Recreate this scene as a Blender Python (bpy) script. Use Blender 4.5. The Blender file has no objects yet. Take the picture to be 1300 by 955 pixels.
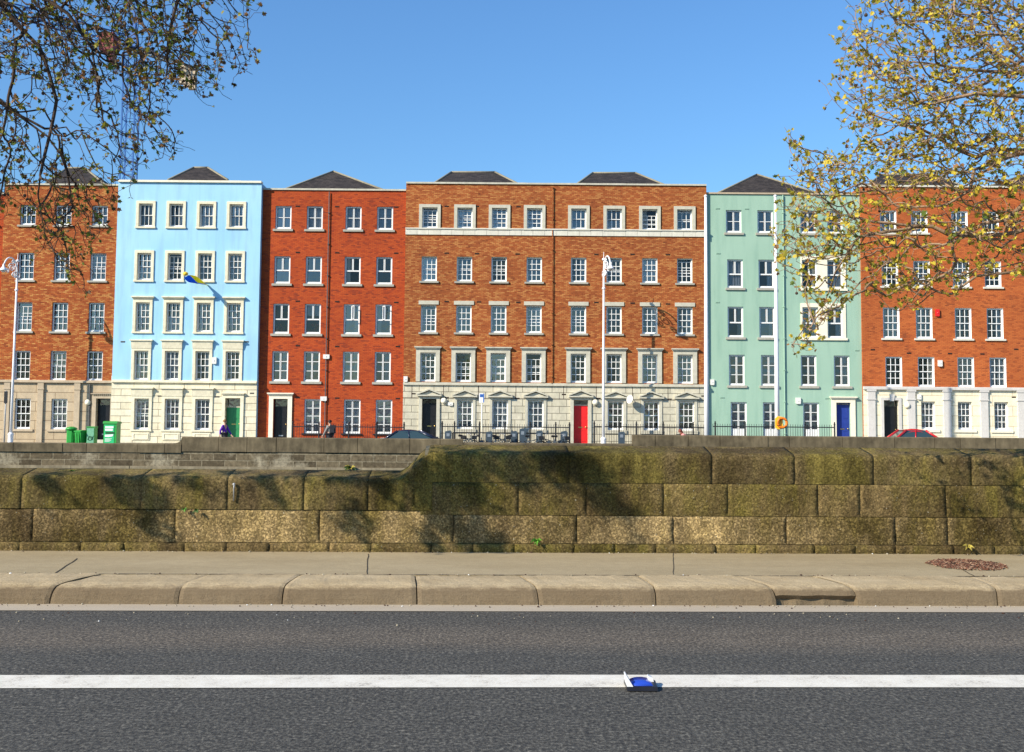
import bpy, bmesh, math, random
import numpy as np
from mathutils import Vector, Matrix, Euler, noise

R = math.radians
scene = bpy.context.scene
COL = scene.collection
F = 1400.0
CAM_Z = 1.6
PITCH, ROLL = R(4.0), R(0.46)
CROT = Matrix.Rotation(R(90) + PITCH, 3, 'X') @ Matrix.Rotation(ROLL, 3, 'Z')

def P(px, py, Y):
    """where the surveyed direction (px, py) meets the upright plane at distance Y"""
    d = CROT @ Vector(((px - 650) / F, -(py - 432.5) / F, -1))
    t = Y / d.y
    return Vector((d.x * t, Y, CAM_Z + d.z * t))

# ------------------------------------------------------------------ materials
class NT:
    def __init__(s, name):
        s.m = bpy.data.materials.new(name); s.m.use_nodes = True
        s.t = s.m.node_tree; s.t.nodes.clear()
        s.out = s.n('ShaderNodeOutputMaterial')
    def n(s, typ, **kw):
        nd = s.t.nodes.new(typ)
        for k, v in kw.items():
            if hasattr(nd, k): setattr(nd, k, v)
        return nd
    def l(s, a, b): s.t.links.new(a, b)
    def coord(s): return s.n('ShaderNodeTexCoord').outputs['Object']
    def noise(s, vec, scale, detail=4, rough=.55, stretch=None, off=0):
        if stretch or off:
            mp = s.n('ShaderNodeMapping'); s.l(vec, mp.inputs['Vector'])
            mp.inputs['Scale'].default_value = stretch or (1, 1, 1)
            mp.inputs['Location'].default_value = (off, off * .7, off * 1.3)
            vec = mp.outputs[0]
        nd = s.n('ShaderNodeTexNoise'); s.l(vec, nd.inputs['Vector'])
        nd.inputs['Scale'].default_value = scale; nd.inputs['Detail'].default_value = detail
        nd.inputs['Roughness'].default_value = rough
        return nd.outputs['Fac']
    def ramp(s, fac, stops):
        r = s.n('ShaderNodeValToRGB'); s.l(fac, r.inputs[0])
        e = r.color_ramp.elements
        e.remove(e[1])
        for i, (p, c) in enumerate(stops):
            q = e[0] if i == 0 else e.new(p)
            q.position = p
            q.color = (c, c, c, 1) if isinstance(c, (int, float)) else (*c, 1)
        return r.outputs[0]
    def mix(s, fac, a, b, mode='MIX'):
        m = s.n('ShaderNodeMix'); m.data_type = 'RGBA'; m.blend_type = mode
        for k, v in ((0, fac), (6, a), (7, b)):
            if isinstance(v, (int, float)): m.inputs[k].default_value = v
            elif isinstance(v, tuple): m.inputs[k].default_value = (*v, 1)
            else: s.l(v, m.inputs[k])
        return m.outputs[2]
    def math(s, op, a, b=0.0):
        m = s.n('ShaderNodeMath'); m.operation = op
        for k, v in ((0, a), (1, b)):
            if isinstance(v, (int, float)): m.inputs[k].default_value = v
            else: s.l(v, m.inputs[k])
        return m.outputs[0]
    def bump(s, h, strength=.3, dist=.01):
        b = s.n('ShaderNodeBump'); s.l(h, b.inputs['Height'])
        b.inputs['Strength'].default_value = strength; b.inputs['Distance'].default_value = dist
        return b.outputs[0]
    def pbr(s, col, rough=.8, normal=None, metal=0.0, spec=.3):
        p = s.n('ShaderNodeBsdfPrincipled')
        if isinstance(col, tuple): p.inputs['Base Color'].default_value = (*col, 1)
        else: s.l(col, p.inputs['Base Color'])
        if isinstance(rough, (int, float)): p.inputs['Roughness'].default_value = rough
        else: s.l(rough, p.inputs['Roughness'])
        p.inputs['Metallic'].default_value = metal
        p.inputs['Specular IOR Level'].default_value = spec
        if normal is not None: s.l(normal, p.inputs['Normal'])
        s.l(p.outputs[0], s.out.inputs[0])
        return p
    def xz(s, add_y=True):
        """vector (x + y, z) so that masonry runs round the corners"""
        c = s.coord(); sp = s.n('ShaderNodeSeparateXYZ'); s.l(c, sp.inputs[0])
        cb = s.n('ShaderNodeCombineXYZ')
        s.l(s.math('ADD', sp.outputs[0], sp.outputs[1]) if add_y else sp.outputs[0], cb.inputs[0])
        s.l(sp.outputs[2], cb.inputs[1])
        return cb.outputs[0], c, sp

def plain(name, col, rough=.6, metal=0.0, var=.12, scale=6, spec=.35):
    t = NT(name); c = t.coord()
    n = t.noise(c, scale, 5)
    lo = tuple(x * (1 - var) for x in col); hi = tuple(min(1, x * (1 + var)) for x in col)
    t.pbr(t.ramp(n, [(.3, lo), (.7, hi)]), rough, None, metal, spec)
    return t.m

def brick_mat(name, c1, c2, c3, mortar, soft=.5, bright=None, bw=.235, bh=.08):
    t = NT(name); v, c, sp = t.xz()
    b = t.n('ShaderNodeTexBrick'); t.l(v, b.inputs['Vector'])
    b.inputs['Scale'].default_value = 1; b.inputs['Brick Width'].default_value = bw
    b.inputs['Row Height'].default_value = bh; b.inputs['Mortar Size'].default_value = .0095
    b.inputs['Mortar Smooth'].default_value = .3; b.inputs['Bias'].default_value = 0
    b.inputs['Color1'].default_value = (0, 0, 0, 1); b.inputs['Color2'].default_value = (1, 1, 1, 1)
    b.inputs['Mortar'].default_value = (.5, .5, .5, 1)
    # patches where many dark headers come together
    n1 = t.noise(c, 1.3, 7, .75, (1, 1, 1.4)); n2 = t.noise(c, 6.5, 5, .7, (.9, .9, 1.8), 7)
    k = t.math('ADD', t.math('MULTIPLY', b.outputs['Color'], .40),
               t.math('ADD', t.math('MULTIPLY', n1, .45), t.math('MULTIPLY', n2, .55 * soft + .1)))
    col = t.ramp(k, [(.38, c3), (.53, c1), (.72, c2), (.92, bright or c2)])
    n3 = t.noise(c, .35, 3, .5, None, 3)
    col = t.mix(1, col, t.ramp(n3, [(.3, (.86, .84, .84)), (.7, (1.10, 1.08, 1.05))]), 'MULTIPLY')
    col = t.mix(t.math('MULTIPLY', b.outputs['Fac'], .75), col, mortar)
    inv = t.math('SUBTRACT', 1.0, b.outputs['Fac'])
    t.pbr(col, .88, t.bump(t.math('ADD', inv, t.math('MULTIPLY', n2, .4)), .5, .008), 0, .2)
    return t.m

def ashlar_mat(name, c1, c2, joint, bw=.95, bh=.42, stain=.25, offs=(0, 0)):
    t = NT(name); v, c, sp = t.xz()
    mp = t.n('ShaderNodeMapping'); t.l(v, mp.inputs[0]); mp.inputs['Location'].default_value = (offs[0], offs[1], 0)
    b = t.n('ShaderNodeTexBrick'); t.l(mp.outputs[0], b.inputs['Vector'])
    b.inputs['Scale'].default_value = 1; b.inputs['Brick Width'].default_value = bw
    b.inputs['Row Height'].default_value = bh; b.inputs['Mortar Size'].default_value = .016
    b.inputs['Mortar Smooth'].default_value = .15
    b.inputs['Color1'].default_value = (*c1, 1); b.inputs['Color2'].default_value = (*c2, 1)
    b.inputs['Mortar'].default_value = (*joint, 1)
    n = t.noise(c, 1.6, 6, .65); n2 = t.noise(c, 9, 4, .6, (1, 1, .4), 4)
    col = t.mix(1, b.outputs['Color'], t.ramp(n, [(.25, (1 - stain,) * 3), (.7, (1.07, 1.06, 1.04))]), 'MULTIPLY')
    col = t.mix(1, col, t.ramp(n2, [(.3, .9), (.7, 1.06)]), 'MULTIPLY')
    inv = t.math('SUBTRACT', 1.0, b.outputs['Fac'])
    t.pbr(col, .85, t.bump(inv, .6, .015), 0, .2)
    return t.m

def stone_mat(name, col, var=.16, scale=3, rough=.85, streak=True):
    t = NT(name); c = t.coord()
    n = t.noise(c, scale, 6, .65); n2 = t.noise(c, scale * 5, 4, .6, (1, 1, .25) if streak else None, 9)
    lo = tuple(x * (1 - var) for x in col); hi = tuple(min(1, x * (1 + var)) for x in col)
    k = t.ramp(n, [(.28, lo), (.72, hi)])
    k = t.mix(1, k, t.ramp(n2, [(.25, 1 - var * .8), (.75, 1.05)]), 'MULTIPLY')
    t.pbr(k, rough, t.bump(n2, .25, .01), 0, .2)
    return t.m

def render_mat(name, a, b, dirt):
    """painted render: big soft patches, rain streaks under sills, fine grain"""
    t = NT(name); c = t.coord()
    n = t.noise(c, .35, 4, .5); st = t.noise(c, 2.2, 5, .6, (1, 1, .12)); g = t.noise(c, 40, 3)
    col = t.ramp(n, [(.3, a), (.7, b)])
    col = t.mix(t.ramp(st, [(.47, 0.0), (.70, .5)]), col, dirt)
    t.pbr(col, .75, t.bump(g, .2, .004), 0, .25)
    return t.m

M = {}
M['brick_left'] = brick_mat('orange stock brick', (.32, .071, .020), (.42, .108, .028), (.10, .030, .014), (.16, .062, .026), .8, (.56, .27, .08))
M['brick_red'] = brick_mat('smooth red brick', (.41, .062, .016), (.47, .084, .020), (.20, .038, .020), (.22, .045, .022), .5)
M['brick_centre'] = brick_mat('mottled red brick', (.275, .069, .021), (.38, .104, .029), (.060, .024, .014), (.15, .062, .028), .95, (.50, .21, .065))
M['brick_right'] = brick_mat('warm red brick', (.44, .104, .029), (.52, .140, .038), (.22, .058, .024), (.28, .085, .032), .6)
M['blue'] = render_mat('sky blue masonry paint', (.31, .58, .79), (.39, .65, .83), (.26, .43, .56))
M['green'] = render_mat('sea green masonry paint', (.30, .455, .350), (.34, .50, .390), (.21, .36, .28))
M['ash_blue'] = ashlar_mat('cream ashlar', (.78, .70, .50), (.82, .76, .58), (.30, .25, .17), 1.5, .40)
M['ash_centre'] = ashlar_mat('grey ashlar', (.58, .54, .41), (.66, .61, .48), (.19, .17, .13), .88, .41, .3, (.2, .1))
M['ash_left'] = ashlar_mat('tan ashlar', (.50, .39, .255), (.56, .45, .31), (.24, .17, .11), 2.3, .56)
M['ash_right'] = ashlar_mat('pale cream ashlar', (.80, .72, .52), (.84, .77, .58), (.55, .45, .30), 2.4, .60, .1)
M['cream'] = stone_mat('cream stone', (.80, .73, .54))
M['lime'] = stone_mat('grey limestone', (.54, .51, .41))
M['tan'] = stone_mat('tan stone', (.50, .40, .28))
M['palegrey'] = stone_mat('pale grey stone', (.60, .57, .53), .1)
M['palecream'] = stone_mat('pale cream stone', (.82, .76, .60), .08)
M['band'] = stone_mat('pale band stone', (.66, .63, .53), .12)
M['sill'] = stone_mat('grey sill stone', (.40, .38, .32), .15)
M['white'] = plain('white gloss paint', (.80, .80, .78), .4, 0, .05, 3)
M['offwhite'] = plain('off white plastic', (.74, .73, .68), .5, 0, .06)
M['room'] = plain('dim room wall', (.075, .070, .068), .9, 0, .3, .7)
M['black'] = plain('black gloss paint', (.012, .012, .014), .35, 0, .3)
M['iron'] = plain('black painted iron', (.016, .017, .020), .5, 0, .3)
M['reddoor'] = plain('red door paint', (.70, .020, .022), .35, 0, .08)
M['greendoor'] = plain('green door paint', (.030, .22, .085), .4, 0, .1)
M['bluedoor'] = plain('blue door paint', (.020, .045, .26), .4, 0, .1)
M['brass'] = plain('brass', (.60, .42, .15), .3, 1, .1)
M['steel'] = plain('galvanised steel', (.42, .43, .44), .4, .8, .15)
M['greymetal'] = plain('grey metal', (.30, .31, .32), .5, .3, .15)
M['pipe'] = plain('dark grey pipe', (.11, .105, .10), .5, 0, .2)
M['polewhite'] = plain('white pole paint', (.78, .78, .80), .35, 0, .05, 2)
M['vent'] = plain('dark vent', (.05, .03, .025), .9)
M['rubber'] = plain('black rubber', (.015, .015, .016), .8)
M['dockgrey'] = plain('slate blue enamel', (.045, .065, .085), .45, 0, .2)
def slate():
    t = NT('dark slate'); v, c, sp = t.xz(False)
    b = t.n('ShaderNodeTexBrick'); t.l(v, b.inputs['Vector']); b.inputs['Scale'].default_value = 1
    b.inputs['Brick Width'].default_value = .3; b.inputs['Row Height'].default_value = .13
    b.inputs['Mortar Size'].default_value = .012
    b.inputs['Color1'].default_value = (.030, .025, .022, 1); b.inputs['Color2'].default_value = (.060, .049, .042, 1)
    b.inputs['Mortar'].default_value = (.02, .018, .018, 1)
    n = t.noise(c, 2.5, 5); n2 = t.noise(c, 14, 3)
    col = t.mix(t.ramp(n2, [(.66, 0.0), (.74, .5)]), t.mix(1, b.outputs['Color'], t.ramp(n, [(.3, .7), (.7, 1.3)]), 'MULTIPLY'), (.16, .11, .08))
    t.pbr(col, .8, t.bump(b.outputs['Fac'], .3, .01), 0, .15); return t.m
M['slate'] = slate()
M['ridge'] = plain('ridge tile', (.24, .215, .15), .8, 0, .2)
def glass():
    t = NT('window glass'); fr = t.n('ShaderNodeFresnel'); fr.inputs['IOR'].default_value = 1.75
    tr = t.n('ShaderNodeBsdfTransparent'); tr.inputs[0].default_value = (.90, .92, .93, 1)
    gl = t.n('ShaderNodeBsdfGlossy'); gl.inputs['Roughness'].default_value = .03
    c = t.coord(); n = t.noise(c, 1.3, 2); bm = t.bump(n, .6, .03); t.l(bm, gl.inputs['Normal']); t.l(bm, fr.inputs['Normal'])
    mx = t.n('ShaderNodeMixShader'); oi = t.n('ShaderNodeObjectInfo'); t.l(t.math('MULTIPLY', fr.outputs[0], t.math('ADD', .6, t.math('MULTIPLY', oi.outputs['Random'], 2.6))), mx.inputs[0])
    t.l(tr.outputs[0], mx.inputs[1]); t.l(gl.outputs[0], mx.inputs[2]); t.l(mx.outputs[0], t.out.inputs[0]); return t.m
M['glass'] = glass()
def cloth(name, col):
    t = NT(name); d = t.n('ShaderNodeBsdfDiffuse'); d.inputs[0].default_value = (*col, 1)
    tr = t.n('ShaderNodeBsdfTranslucent'); tr.inputs[0].default_value = (*col, 1)
    mx = t.n('ShaderNodeMixShader'); mx.inputs[0].default_value = .3
    t.l(d.outputs[0], mx.inputs[1]); t.l(tr.outputs[0], mx.inputs[2]); t.l(mx.outputs[0], t.out.inputs[0]); return t.m
M['net'] = cloth('white net curtain', (.86, .90, .92))
M['netgrey'] = cloth('grey net curtain', (.50, .54, .60))
M['drape'] = cloth('beige drape', (.74, .68, .56))
M['drape_yellow'] = cloth('yellow drape', (.60, .46, .10))
M['drape_olive'] = cloth('olive blind', (.27, .21, .09))
M['drape_red'] = cloth('dark red drape', (.30, .05, .05))
M['flag_blue'] = cloth('blue flag cloth', (.010, .08, .62))
M['flag_yellow'] = cloth('yellow flag cloth', (.90, .72, .02))

# ------------------------------------------------------------------ mesh builder
class MB:
    def __init__(s): s.v = []; s.f = []; s.m = []
    def add(s, vs, fs, mi=0):
        o = len(s.v); s.v += [tuple(v) for v in vs]
        s.f += [tuple(i + o for i in f) for f in fs]; s.m += [mi] * len(fs); return s
    def box(s, x0, x1, y0, y1, z0, z1, mi=0):
        if x0 > x1: x0, x1 = x1, x0
        if y0 > y1: y0, y1 = y1, y0
        if z0 > z1: z0, z1 = z1, z0
        v = [(x, y, z) for z in (z0, z1) for x, y in ((x0, y0), (x1, y0), (x1, y1), (x0, y1))]
        return s.add(v, [(3, 2, 1, 0), (4, 5, 6, 7), (0, 1, 5, 4), (1, 2, 6, 5), (2, 3, 7, 6), (3, 0, 4, 7)], mi)
    def quad(s, a, b, c, d, mi=0): return s.add([a, b, c, d], [(0, 1, 2, 3)], mi)
    def prism(s, poly, y0, y1, mi=0):
        """poly: (x, z) outline, extruded from y0 (front) to y1"""
        n = len(poly)
        v = [(x, y0, z) for x, z in poly] + [(x, y1, z) for x, z in poly]
        return s.add(v, [tuple(range(n)), tuple(range(2 * n - 1, n - 1, -1))] + [(i, i + n, (i + 1) % n + n, (i + 1) % n) for i in range(n)], mi)
    def prism_x(s, poly, x0, x1, mi=0):
        n = len(poly)
        v = [(x0, y, z) for y, z in poly] + [(x1, y, z) for y, z in poly]
        return s.add(v, [tuple(range(n)), tuple(range(2 * n - 1, n - 1, -1))] + [(i, i + n, (i + 1) % n + n, (i + 1) % n) for i in range(n)], mi)
    def tube(s, pts, r, k=8, mi=0, cap=True):
        pts = [Vector(p) for p in pts]; n = len(pts)
        rs = r if isinstance(r, (list, tuple)) else [r] * n
        o = len(s.v); up = None
        for i, p in enumerate(pts):
            d = (pts[min(i + 1, n - 1)] - pts[max(i - 1, 0)])
            d = d.normalized() if d.length > 1e-9 else Vector((0, 0, 1))
            if up is None: up = d.orthogonal().normalized()
            up = (up - d * up.dot(d)); up = up.normalized() if up.length > 1e-6 else d.orthogonal().normalized()
            w = d.cross(up)
            for j in range(k):
                a = 2 * math.pi * j / k
                s.v.append(tuple(p + (up * math.cos(a) + w * math.sin(a)) * rs[i]))
        for i in range(n - 1):
            for j in range(k):
                s.f.append((o + i * k + j, o + i * k + (j + 1) % k, o + (i + 1) * k + (j + 1) % k, o + (i + 1) * k + j)); s.m.append(mi)
        if cap:
            s.f.append(tuple(o + j for j in reversed(range(k)))); s.m.append(mi)
            s.f.append(tuple(o + (n - 1) * k + j for j in range(k))); s.m.append(mi)
        return s
    def ring(s, c, r, t, axis='Y', n=20, k=6, mi=0):
        o = len(s.v); c = Vector(c)
        ax = {'X': (Vector((0, 1, 0)), Vector((0, 0, 1)), Vector((1, 0, 0))), 'Y': (Vector((1, 0, 0)), Vector((0, 0, 1)), Vector((0, 1, 0))),
              'Z': (Vector((1, 0, 0)), Vector((0, 1, 0)), Vector((0, 0, 1)))}[axis]
        for i in range(n):
            a = 2 * math.pi * i / n; d = ax[0] * math.cos(a) + ax[1] * math.sin(a)
            for j in range(k):
                b = 2 * math.pi * j / k
                s.v.append(tuple(c + d * (r + t * math.cos(b)) + ax[2] * t * math.sin(b)))
        for i in range(n):
            for j in range(k):
                s.f.append((o + i * k + j, o + ((i + 1) % n) * k + j, o + ((i + 1) % n) * k + (j + 1) % k, o + i * k + (j + 1) % k)); s.m.append(mi)
        return s
    def lathe(s, prof, c=(0, 0, 0), n=12, mi=0, axis=None):
        """prof: (radius, height); axis: optional direction for the height"""
        o = len(s.v); c = Vector(c)
        q = Vector((0, 0, 1)).rotation_difference(Vector(axis).normalized()) if axis else None
        for r, z in prof:
            for j in range(n):
                a = 2 * math.pi * j / n; v = Vector((r * math.cos(a), r * math.sin(a), z))
                if q: v = q @ v
                s.v.append(tuple(c + v))
        for i in range(len(prof) - 1):
            for j in range(n):
                s.f.append((o + i * n + j, o + i * n + (j + 1) % n, o + (i + 1) * n + (j + 1) % n, o + (i + 1) * n + j)); s.m.append(mi)
        s.f.append(tuple(o + j for j in reversed(range(n)))); s.m.append(mi)
        e = o + (len(prof) - 1) * n
        s.f.append(tuple(e + j for j in range(n))); s.m.append(mi)
        return s
    def mesh(s, name, mats, smooth=False, shift=None):
        me = bpy.data.meshes.new(name)
        vs = s.v if shift is None else [(a - shift[0], b - shift[1], c - shift[2]) for a, b, c in s.v]
        me.from_pydata(vs, [], s.f)
        for m in (mats if isinstance(mats, (list, tuple)) else [mats]): me.materials.append(M[m] if isinstance(m, str) else m)
        me.polygons.foreach_set('material_index', s.m)
        if smooth: me.polygons.foreach_set('use_smooth', [True] * len(s.f))
        me.update(); return me

WO = {}   # world origins of the things while they are built
def link(name, data, parent=None, origin=(0, 0, 0)):
    o = bpy.data.objects.new(name, data); COL.objects.link(o)
    origin = Vector(origin); base = Vector((0, 0, 0))
    if parent is not None:
        o.parent = parent; base = WO[parent.name]
    o.location = origin - base; WO[o.name] = origin
    return o
def obj(name, mb, mats, parent=None, origin=None, smooth=False):
    """mb holds world coordinates; the object sits at origin (default: its parent's)"""
    if origin is None: origin = WO[parent.name] if parent is not None else Vector((0, 0, 0))
    return link(name, mb.mesh(name, mats, smooth, origin), parent, origin)
def tag(o, label=None, cat=None, group=None, kind=None):
    if label: o['label'] = label
    if cat: o['category'] = cat
    if group: o['group'] = group
    if kind: o['kind'] = kind
    return o
def thing(name, label, cat, loc=(0, 0, 0), group=None):
    return tag(link(name, None, None, loc), label, cat, group)
def copy_tree(o, parent=None):
    c = o.copy(); COL.objects.link(c)
    if parent is not None: c.parent = parent
    for ch in list(o.children): copy_tree(ch, c)
    return c

# ------------------------------------------------------------------ camera, sky, sun
cam = bpy.data.cameras.new('camera'); cam.sensor_width = 36; cam.lens = 36 * F / 1300
cam.shift_y = -45.0 / 1300; cam.clip_end = 6000; cam.clip_start = .1
co = bpy.data.objects.new('camera', cam); COL.objects.link(co)
co.matrix_world = Matrix.Translation((0, 0, CAM_Z)) @ CROT.to_4x4(); scene.camera = co

TOSUN = Vector((-.686, -.498, .53)).normalized()
el = math.asin(TOSUN.z)
w = bpy.data.worlds.new('World'); scene.world = w; w.use_nodes = True
nt = w.node_tree; bg = nt.nodes['Background']; sky = nt.nodes.new('ShaderNodeTexSky')
sky.sky_type = 'NISHITA'; sky.sun_disc = False; sky.sun_elevation = el
sky.sun_rotation = math.atan2(TOSUN.x, TOSUN.y)
sky.air_density = 1.35; sky.dust_density = .5; sky.ozone_density = 5.0; sky.altitude = 0
tint = nt.nodes.new('ShaderNodeMix'); tint.data_type = 'RGBA'; tint.blend_type = 'MULTIPLY'; tint.inputs[0].default_value = 1; tint.inputs[7].default_value = (.70, .98, 1.24, 1)
nt.links.new(sky.outputs[0], tint.inputs[6]); nt.links.new(tint.outputs[2], bg.inputs[0]); bg.inputs[1].default_value = .10
sl = bpy.data.lights.new('sun', 'SUN'); sl.energy = 4.9; sl.angle = R(.5); sl.color = (1, .91, .75)
so = bpy.data.objects.new('sun', sl); COL.objects.link(so)
so.rotation_euler = (-TOSUN).to_track_quat('-Z', 'Y').to_euler(); so.location = (-30, -30, 40)
scene.view_settings.view_transform = 'Standard'; scene.view_settings.look = 'None'
scene.view_settings.exposure = .55; scene.view_settings.gamma = 1
scene.cycles.max_bounces = 6; scene.cycles.transparent_max_bounces = 12
scene.cycles.diffuse_bounces = 3; scene.cycles.glossy_bounces = 3; scene.cycles.caustics_reflective = False; scene.cycles.caustics_refractive = False
# ------------------------------------------------------------------ buildings
random.seed(11)
ZG = -.38          # far pavement level
def rows_box(mb, x0, x1, z0, z1, t, y0, y1):
    """four butted bars round the opening x0..x1, z0..z1, each t wide"""
    mb.box(x0 - t, x1 + t, y0, y1, z1, z1 + t); mb.box(x0 - t, x1 + t, y0, y1, z0 - t, z0)
    mb.box(x0 - t, x0, y0, y1, z0, z1); mb.box(x1, x1 + t, y0, y1, z0, z1)

CACHE = {}
def frame_mesh(kind, w, h, drop):
    key = (kind, round(w, 2), round(h, 2), round(drop, 2))
    if key in CACHE: return CACHE[key]
    mb = MB(); a, b = w / 2, h / 2; fo = .062
    mb.box(-a, a, -.03, .06, b - fo, b); mb.box(-a, a, -.035, .06, -b, -b + fo * 1.3)
    mb.box(-a, -a + fo, -.028, .06, -b + fo * 1.3, b - fo); mb.box(a - fo, a, -.028, .06, -b + fo * 1.3, b - fo)
    ia, ib0, ib1 = a - fo, -b + fo * 1.3, b - fo
    bar = .018
    def sash(x0, x1, z0, z1, nc, nr, y, rail=.028, st=.022):
        mb.box(x0, x1, y, y + .035, z0, z0 + rail * 1.4); mb.box(x0, x1, y, y + .035, z1 - rail, z1)
        mb.box(x0, x0 + st, y + .001, y + .034, z0 + rail * 1.4, z1 - rail); mb.box(x1 - st, x1, y + .001, y + .034, z0 + rail * 1.4, z1 - rail)
        for i in range(1, nc):
            x = x0 + (x1 - x0) * i / nc; mb.box(x - bar, x + bar, y + .003, y + .03, z0 + .02, z1 - .02)
        for i in range(1, nr):
            z = z0 + (z1 - z0) * i / nr; mb.box(x0 + .01, x1 - .01, y + .006, y + .027, z - bar, z + bar)
    if kind == 's66':
        zm = (ib0 + ib1) / 2; d = drop * (ib1 - zm)
        sash(-ia, ia, ib0, zm + .03, 3, 2, .012); sash(-ia, ia, zm - .02 - d, ib1 - d, 3, 2, -.026 if drop == 0 else .05)
    elif kind == 's33':
        zm = (ib0 + ib1) / 2; d = drop * (ib1 - zm)
        sash(-ia, ia, ib0, zm + .03, 3, 1, .012); sash(-ia, ia, zm - .02 - d, ib1 - d, 3, 1, -.026 if drop == 0 else .05)
    elif kind == 'c22':
        sash(-ia, -.012, ib0, ib1, 1, 2, 0, .03, .034); sash(.012, ia, ib0, ib1, 1, 2, 0.002, .03, .034)
    elif kind == 'c23':
        sash(-ia, -.012, ib0, ib1, 1, 3, 0, .03, .034); sash(.012, ia, ib0, ib1, 1, 3, 0.002, .03, .034)
    elif kind == 'c24':
        sash(-ia, -.012, ib0, ib1, 1, 4, 0, .03, .03); sash(.012, ia, ib0, ib1, 1, 4, 0.002, .03, .03)
    elif kind == 'c21':
        zm = ib0 + (ib1 - ib0) * .46
        sash(-ia, -.01, zm + .02, ib1, 1, 1, 0, .035, .04); sash(.01, ia, zm + .02, ib1, 1, 1, .002, .035, .04)
        sash(-ia, ia, ib0, zm + .018, 1, 1, -.003, .03, .03)
    elif kind == 'door23':
        zm = ib0 + (ib1 - ib0) * .34
        sash(-ia, -.012, zm, ib1, 1, 3, 0, .03, .034); sash(.012, ia, zm, ib1, 1, 3, .002, .03, .034)
        mb.box(-ia, -.006, .004, .035, ib0, zm - .002); mb.box(.006, ia, .004, .035, ib0, zm - .002)
        for s_ in (-1, 1): mb.box(s_ * ia * .82, s_ * ia * .22, -.004, .004, ib0 + .1, zm - .1)
    me = mb.mesh('frame', 'white'); CACHE[key] = me; return me
def pane_mesh(w, h):
    key = ('pane', round(w, 2), round(h, 2))
    if key not in CACHE:
        CACHE[key] = MB().quad((-w / 2 + .05, 0, -h / 2 + .06), (w / 2 - .05, 0, -h / 2 + .06), (w / 2 - .05, 0, h / 2 - .05), (-w / 2 + .05, 0, h / 2 - .05)).mesh('window', 'glass')
    return CACHE[key]
CUR = {'w': ('net', 0, 1, 0, 1), 'g': ('netgrey', 0, 1, 0, 1), 'h': ('net', 0, 1, 0, .5), 'l': ('drape', 0, .32, 0, 1), 'r': ('drape', .68, 1, 0, 1),
       'y': ('drape_yellow', .62, 1, .0, 1), 'o': ('drape_olive', 0, 1, .0, 1), 'd': ('drape_red', .55, 1, .0, .8), 'b': ('net', 0, 1, .62, 1), 'q': ('net', .6, 1, 0, 1),
       'm': ('drape_olive', 0, 1, .25, 1)}
def curtain_mesh(code, w, h, var):
    key = ('cur', code, round(w, 2), round(h, 2), var)
    if key in CACHE: return CACHE[key]
    mat, a, b, c, d = CUR[code]; rr = random.Random(str((code, var)))
    w2, h2 = w - .1, h - .12; x0, x1 = -w2 / 2 + a * w2, -w2 / 2 + b * w2; z0, z1 = -h2 / 2 + c * h2, -h2 / 2 + d * h2
    n = max(8, int((x1 - x0) / .03)); mb = MB(); vs = []; ph = rr.random() * 6
    gap = rr.random() < .45 and b - a > .9
    for j, z in enumerate((z0, (z0 + z1) / 2, z1)):
        for i in range(n + 1):
            x = x0 + (x1 - x0) * i / n
            if gap and j < 2: x *= (1 if abs(x) > w2 * .36 else 1 + (.07 if j == 1 else .16) * math.copysign(1, x) / max(abs(x) / w2 * 6, .4) * .5)
            vs.append((x, .022 * math.sin(i * 1.25 + ph) + .010 * math.sin(i * 2.9 + j), z))
    k = n + 1
    fs = []
    for j in range(2):
        for i in range(n):
            if gap and abs(i - n / 2) < 1: continue
            fs.append((j * k + i, j * k + i + 1, (j + 1) * k + i + 1, (j + 1) * k + i))
    mb.add(vs, fs)
    me = mb.mesh('curtain', mat, True); CACHE[key] = me; return me

def wall_with_holes(mb, x0, x1, z0, z1, yf, holes, depth, mi=0, mi_rev=1):
    xs = sorted({x0, x1, *[h[0] for h in holes], *[h[1] for h in holes]}); zs = sorted({z0, z1, *[h[2] for h in holes], *[h[3] for h in holes]})
    for i in range(len(xs) - 1):
        for j in range(len(zs) - 1):
            cx, cz = (xs[i] + xs[i + 1]) / 2, (zs[j] + zs[j + 1]) / 2
            if any(h[0] < cx < h[1] and h[2] < cz < h[3] for h in holes): continue
            mb.quad((xs[i], yf, zs[j]), (xs[i + 1], yf, zs[j]), (xs[i + 1], yf, zs[j + 1]), (xs[i], yf, zs[j + 1]), mi)
    for a, b, c, d in holes:
        y1 = yf + depth
        mb.quad((a, yf, c), (a, yf, d), (a, y1, d), (a, y1, c), mi_rev); mb.quad((b, yf, c), (b, y1, c), (b, y1, d), (b, yf, d), mi_rev)
        mb.quad((a, yf, d), (b, yf, d), (b, y1, d), (a, y1, d), mi_rev); mb.quad((a, yf, c), (a, y1, c), (b, y1, c), (b, yf, c), mi_rev)

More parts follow.
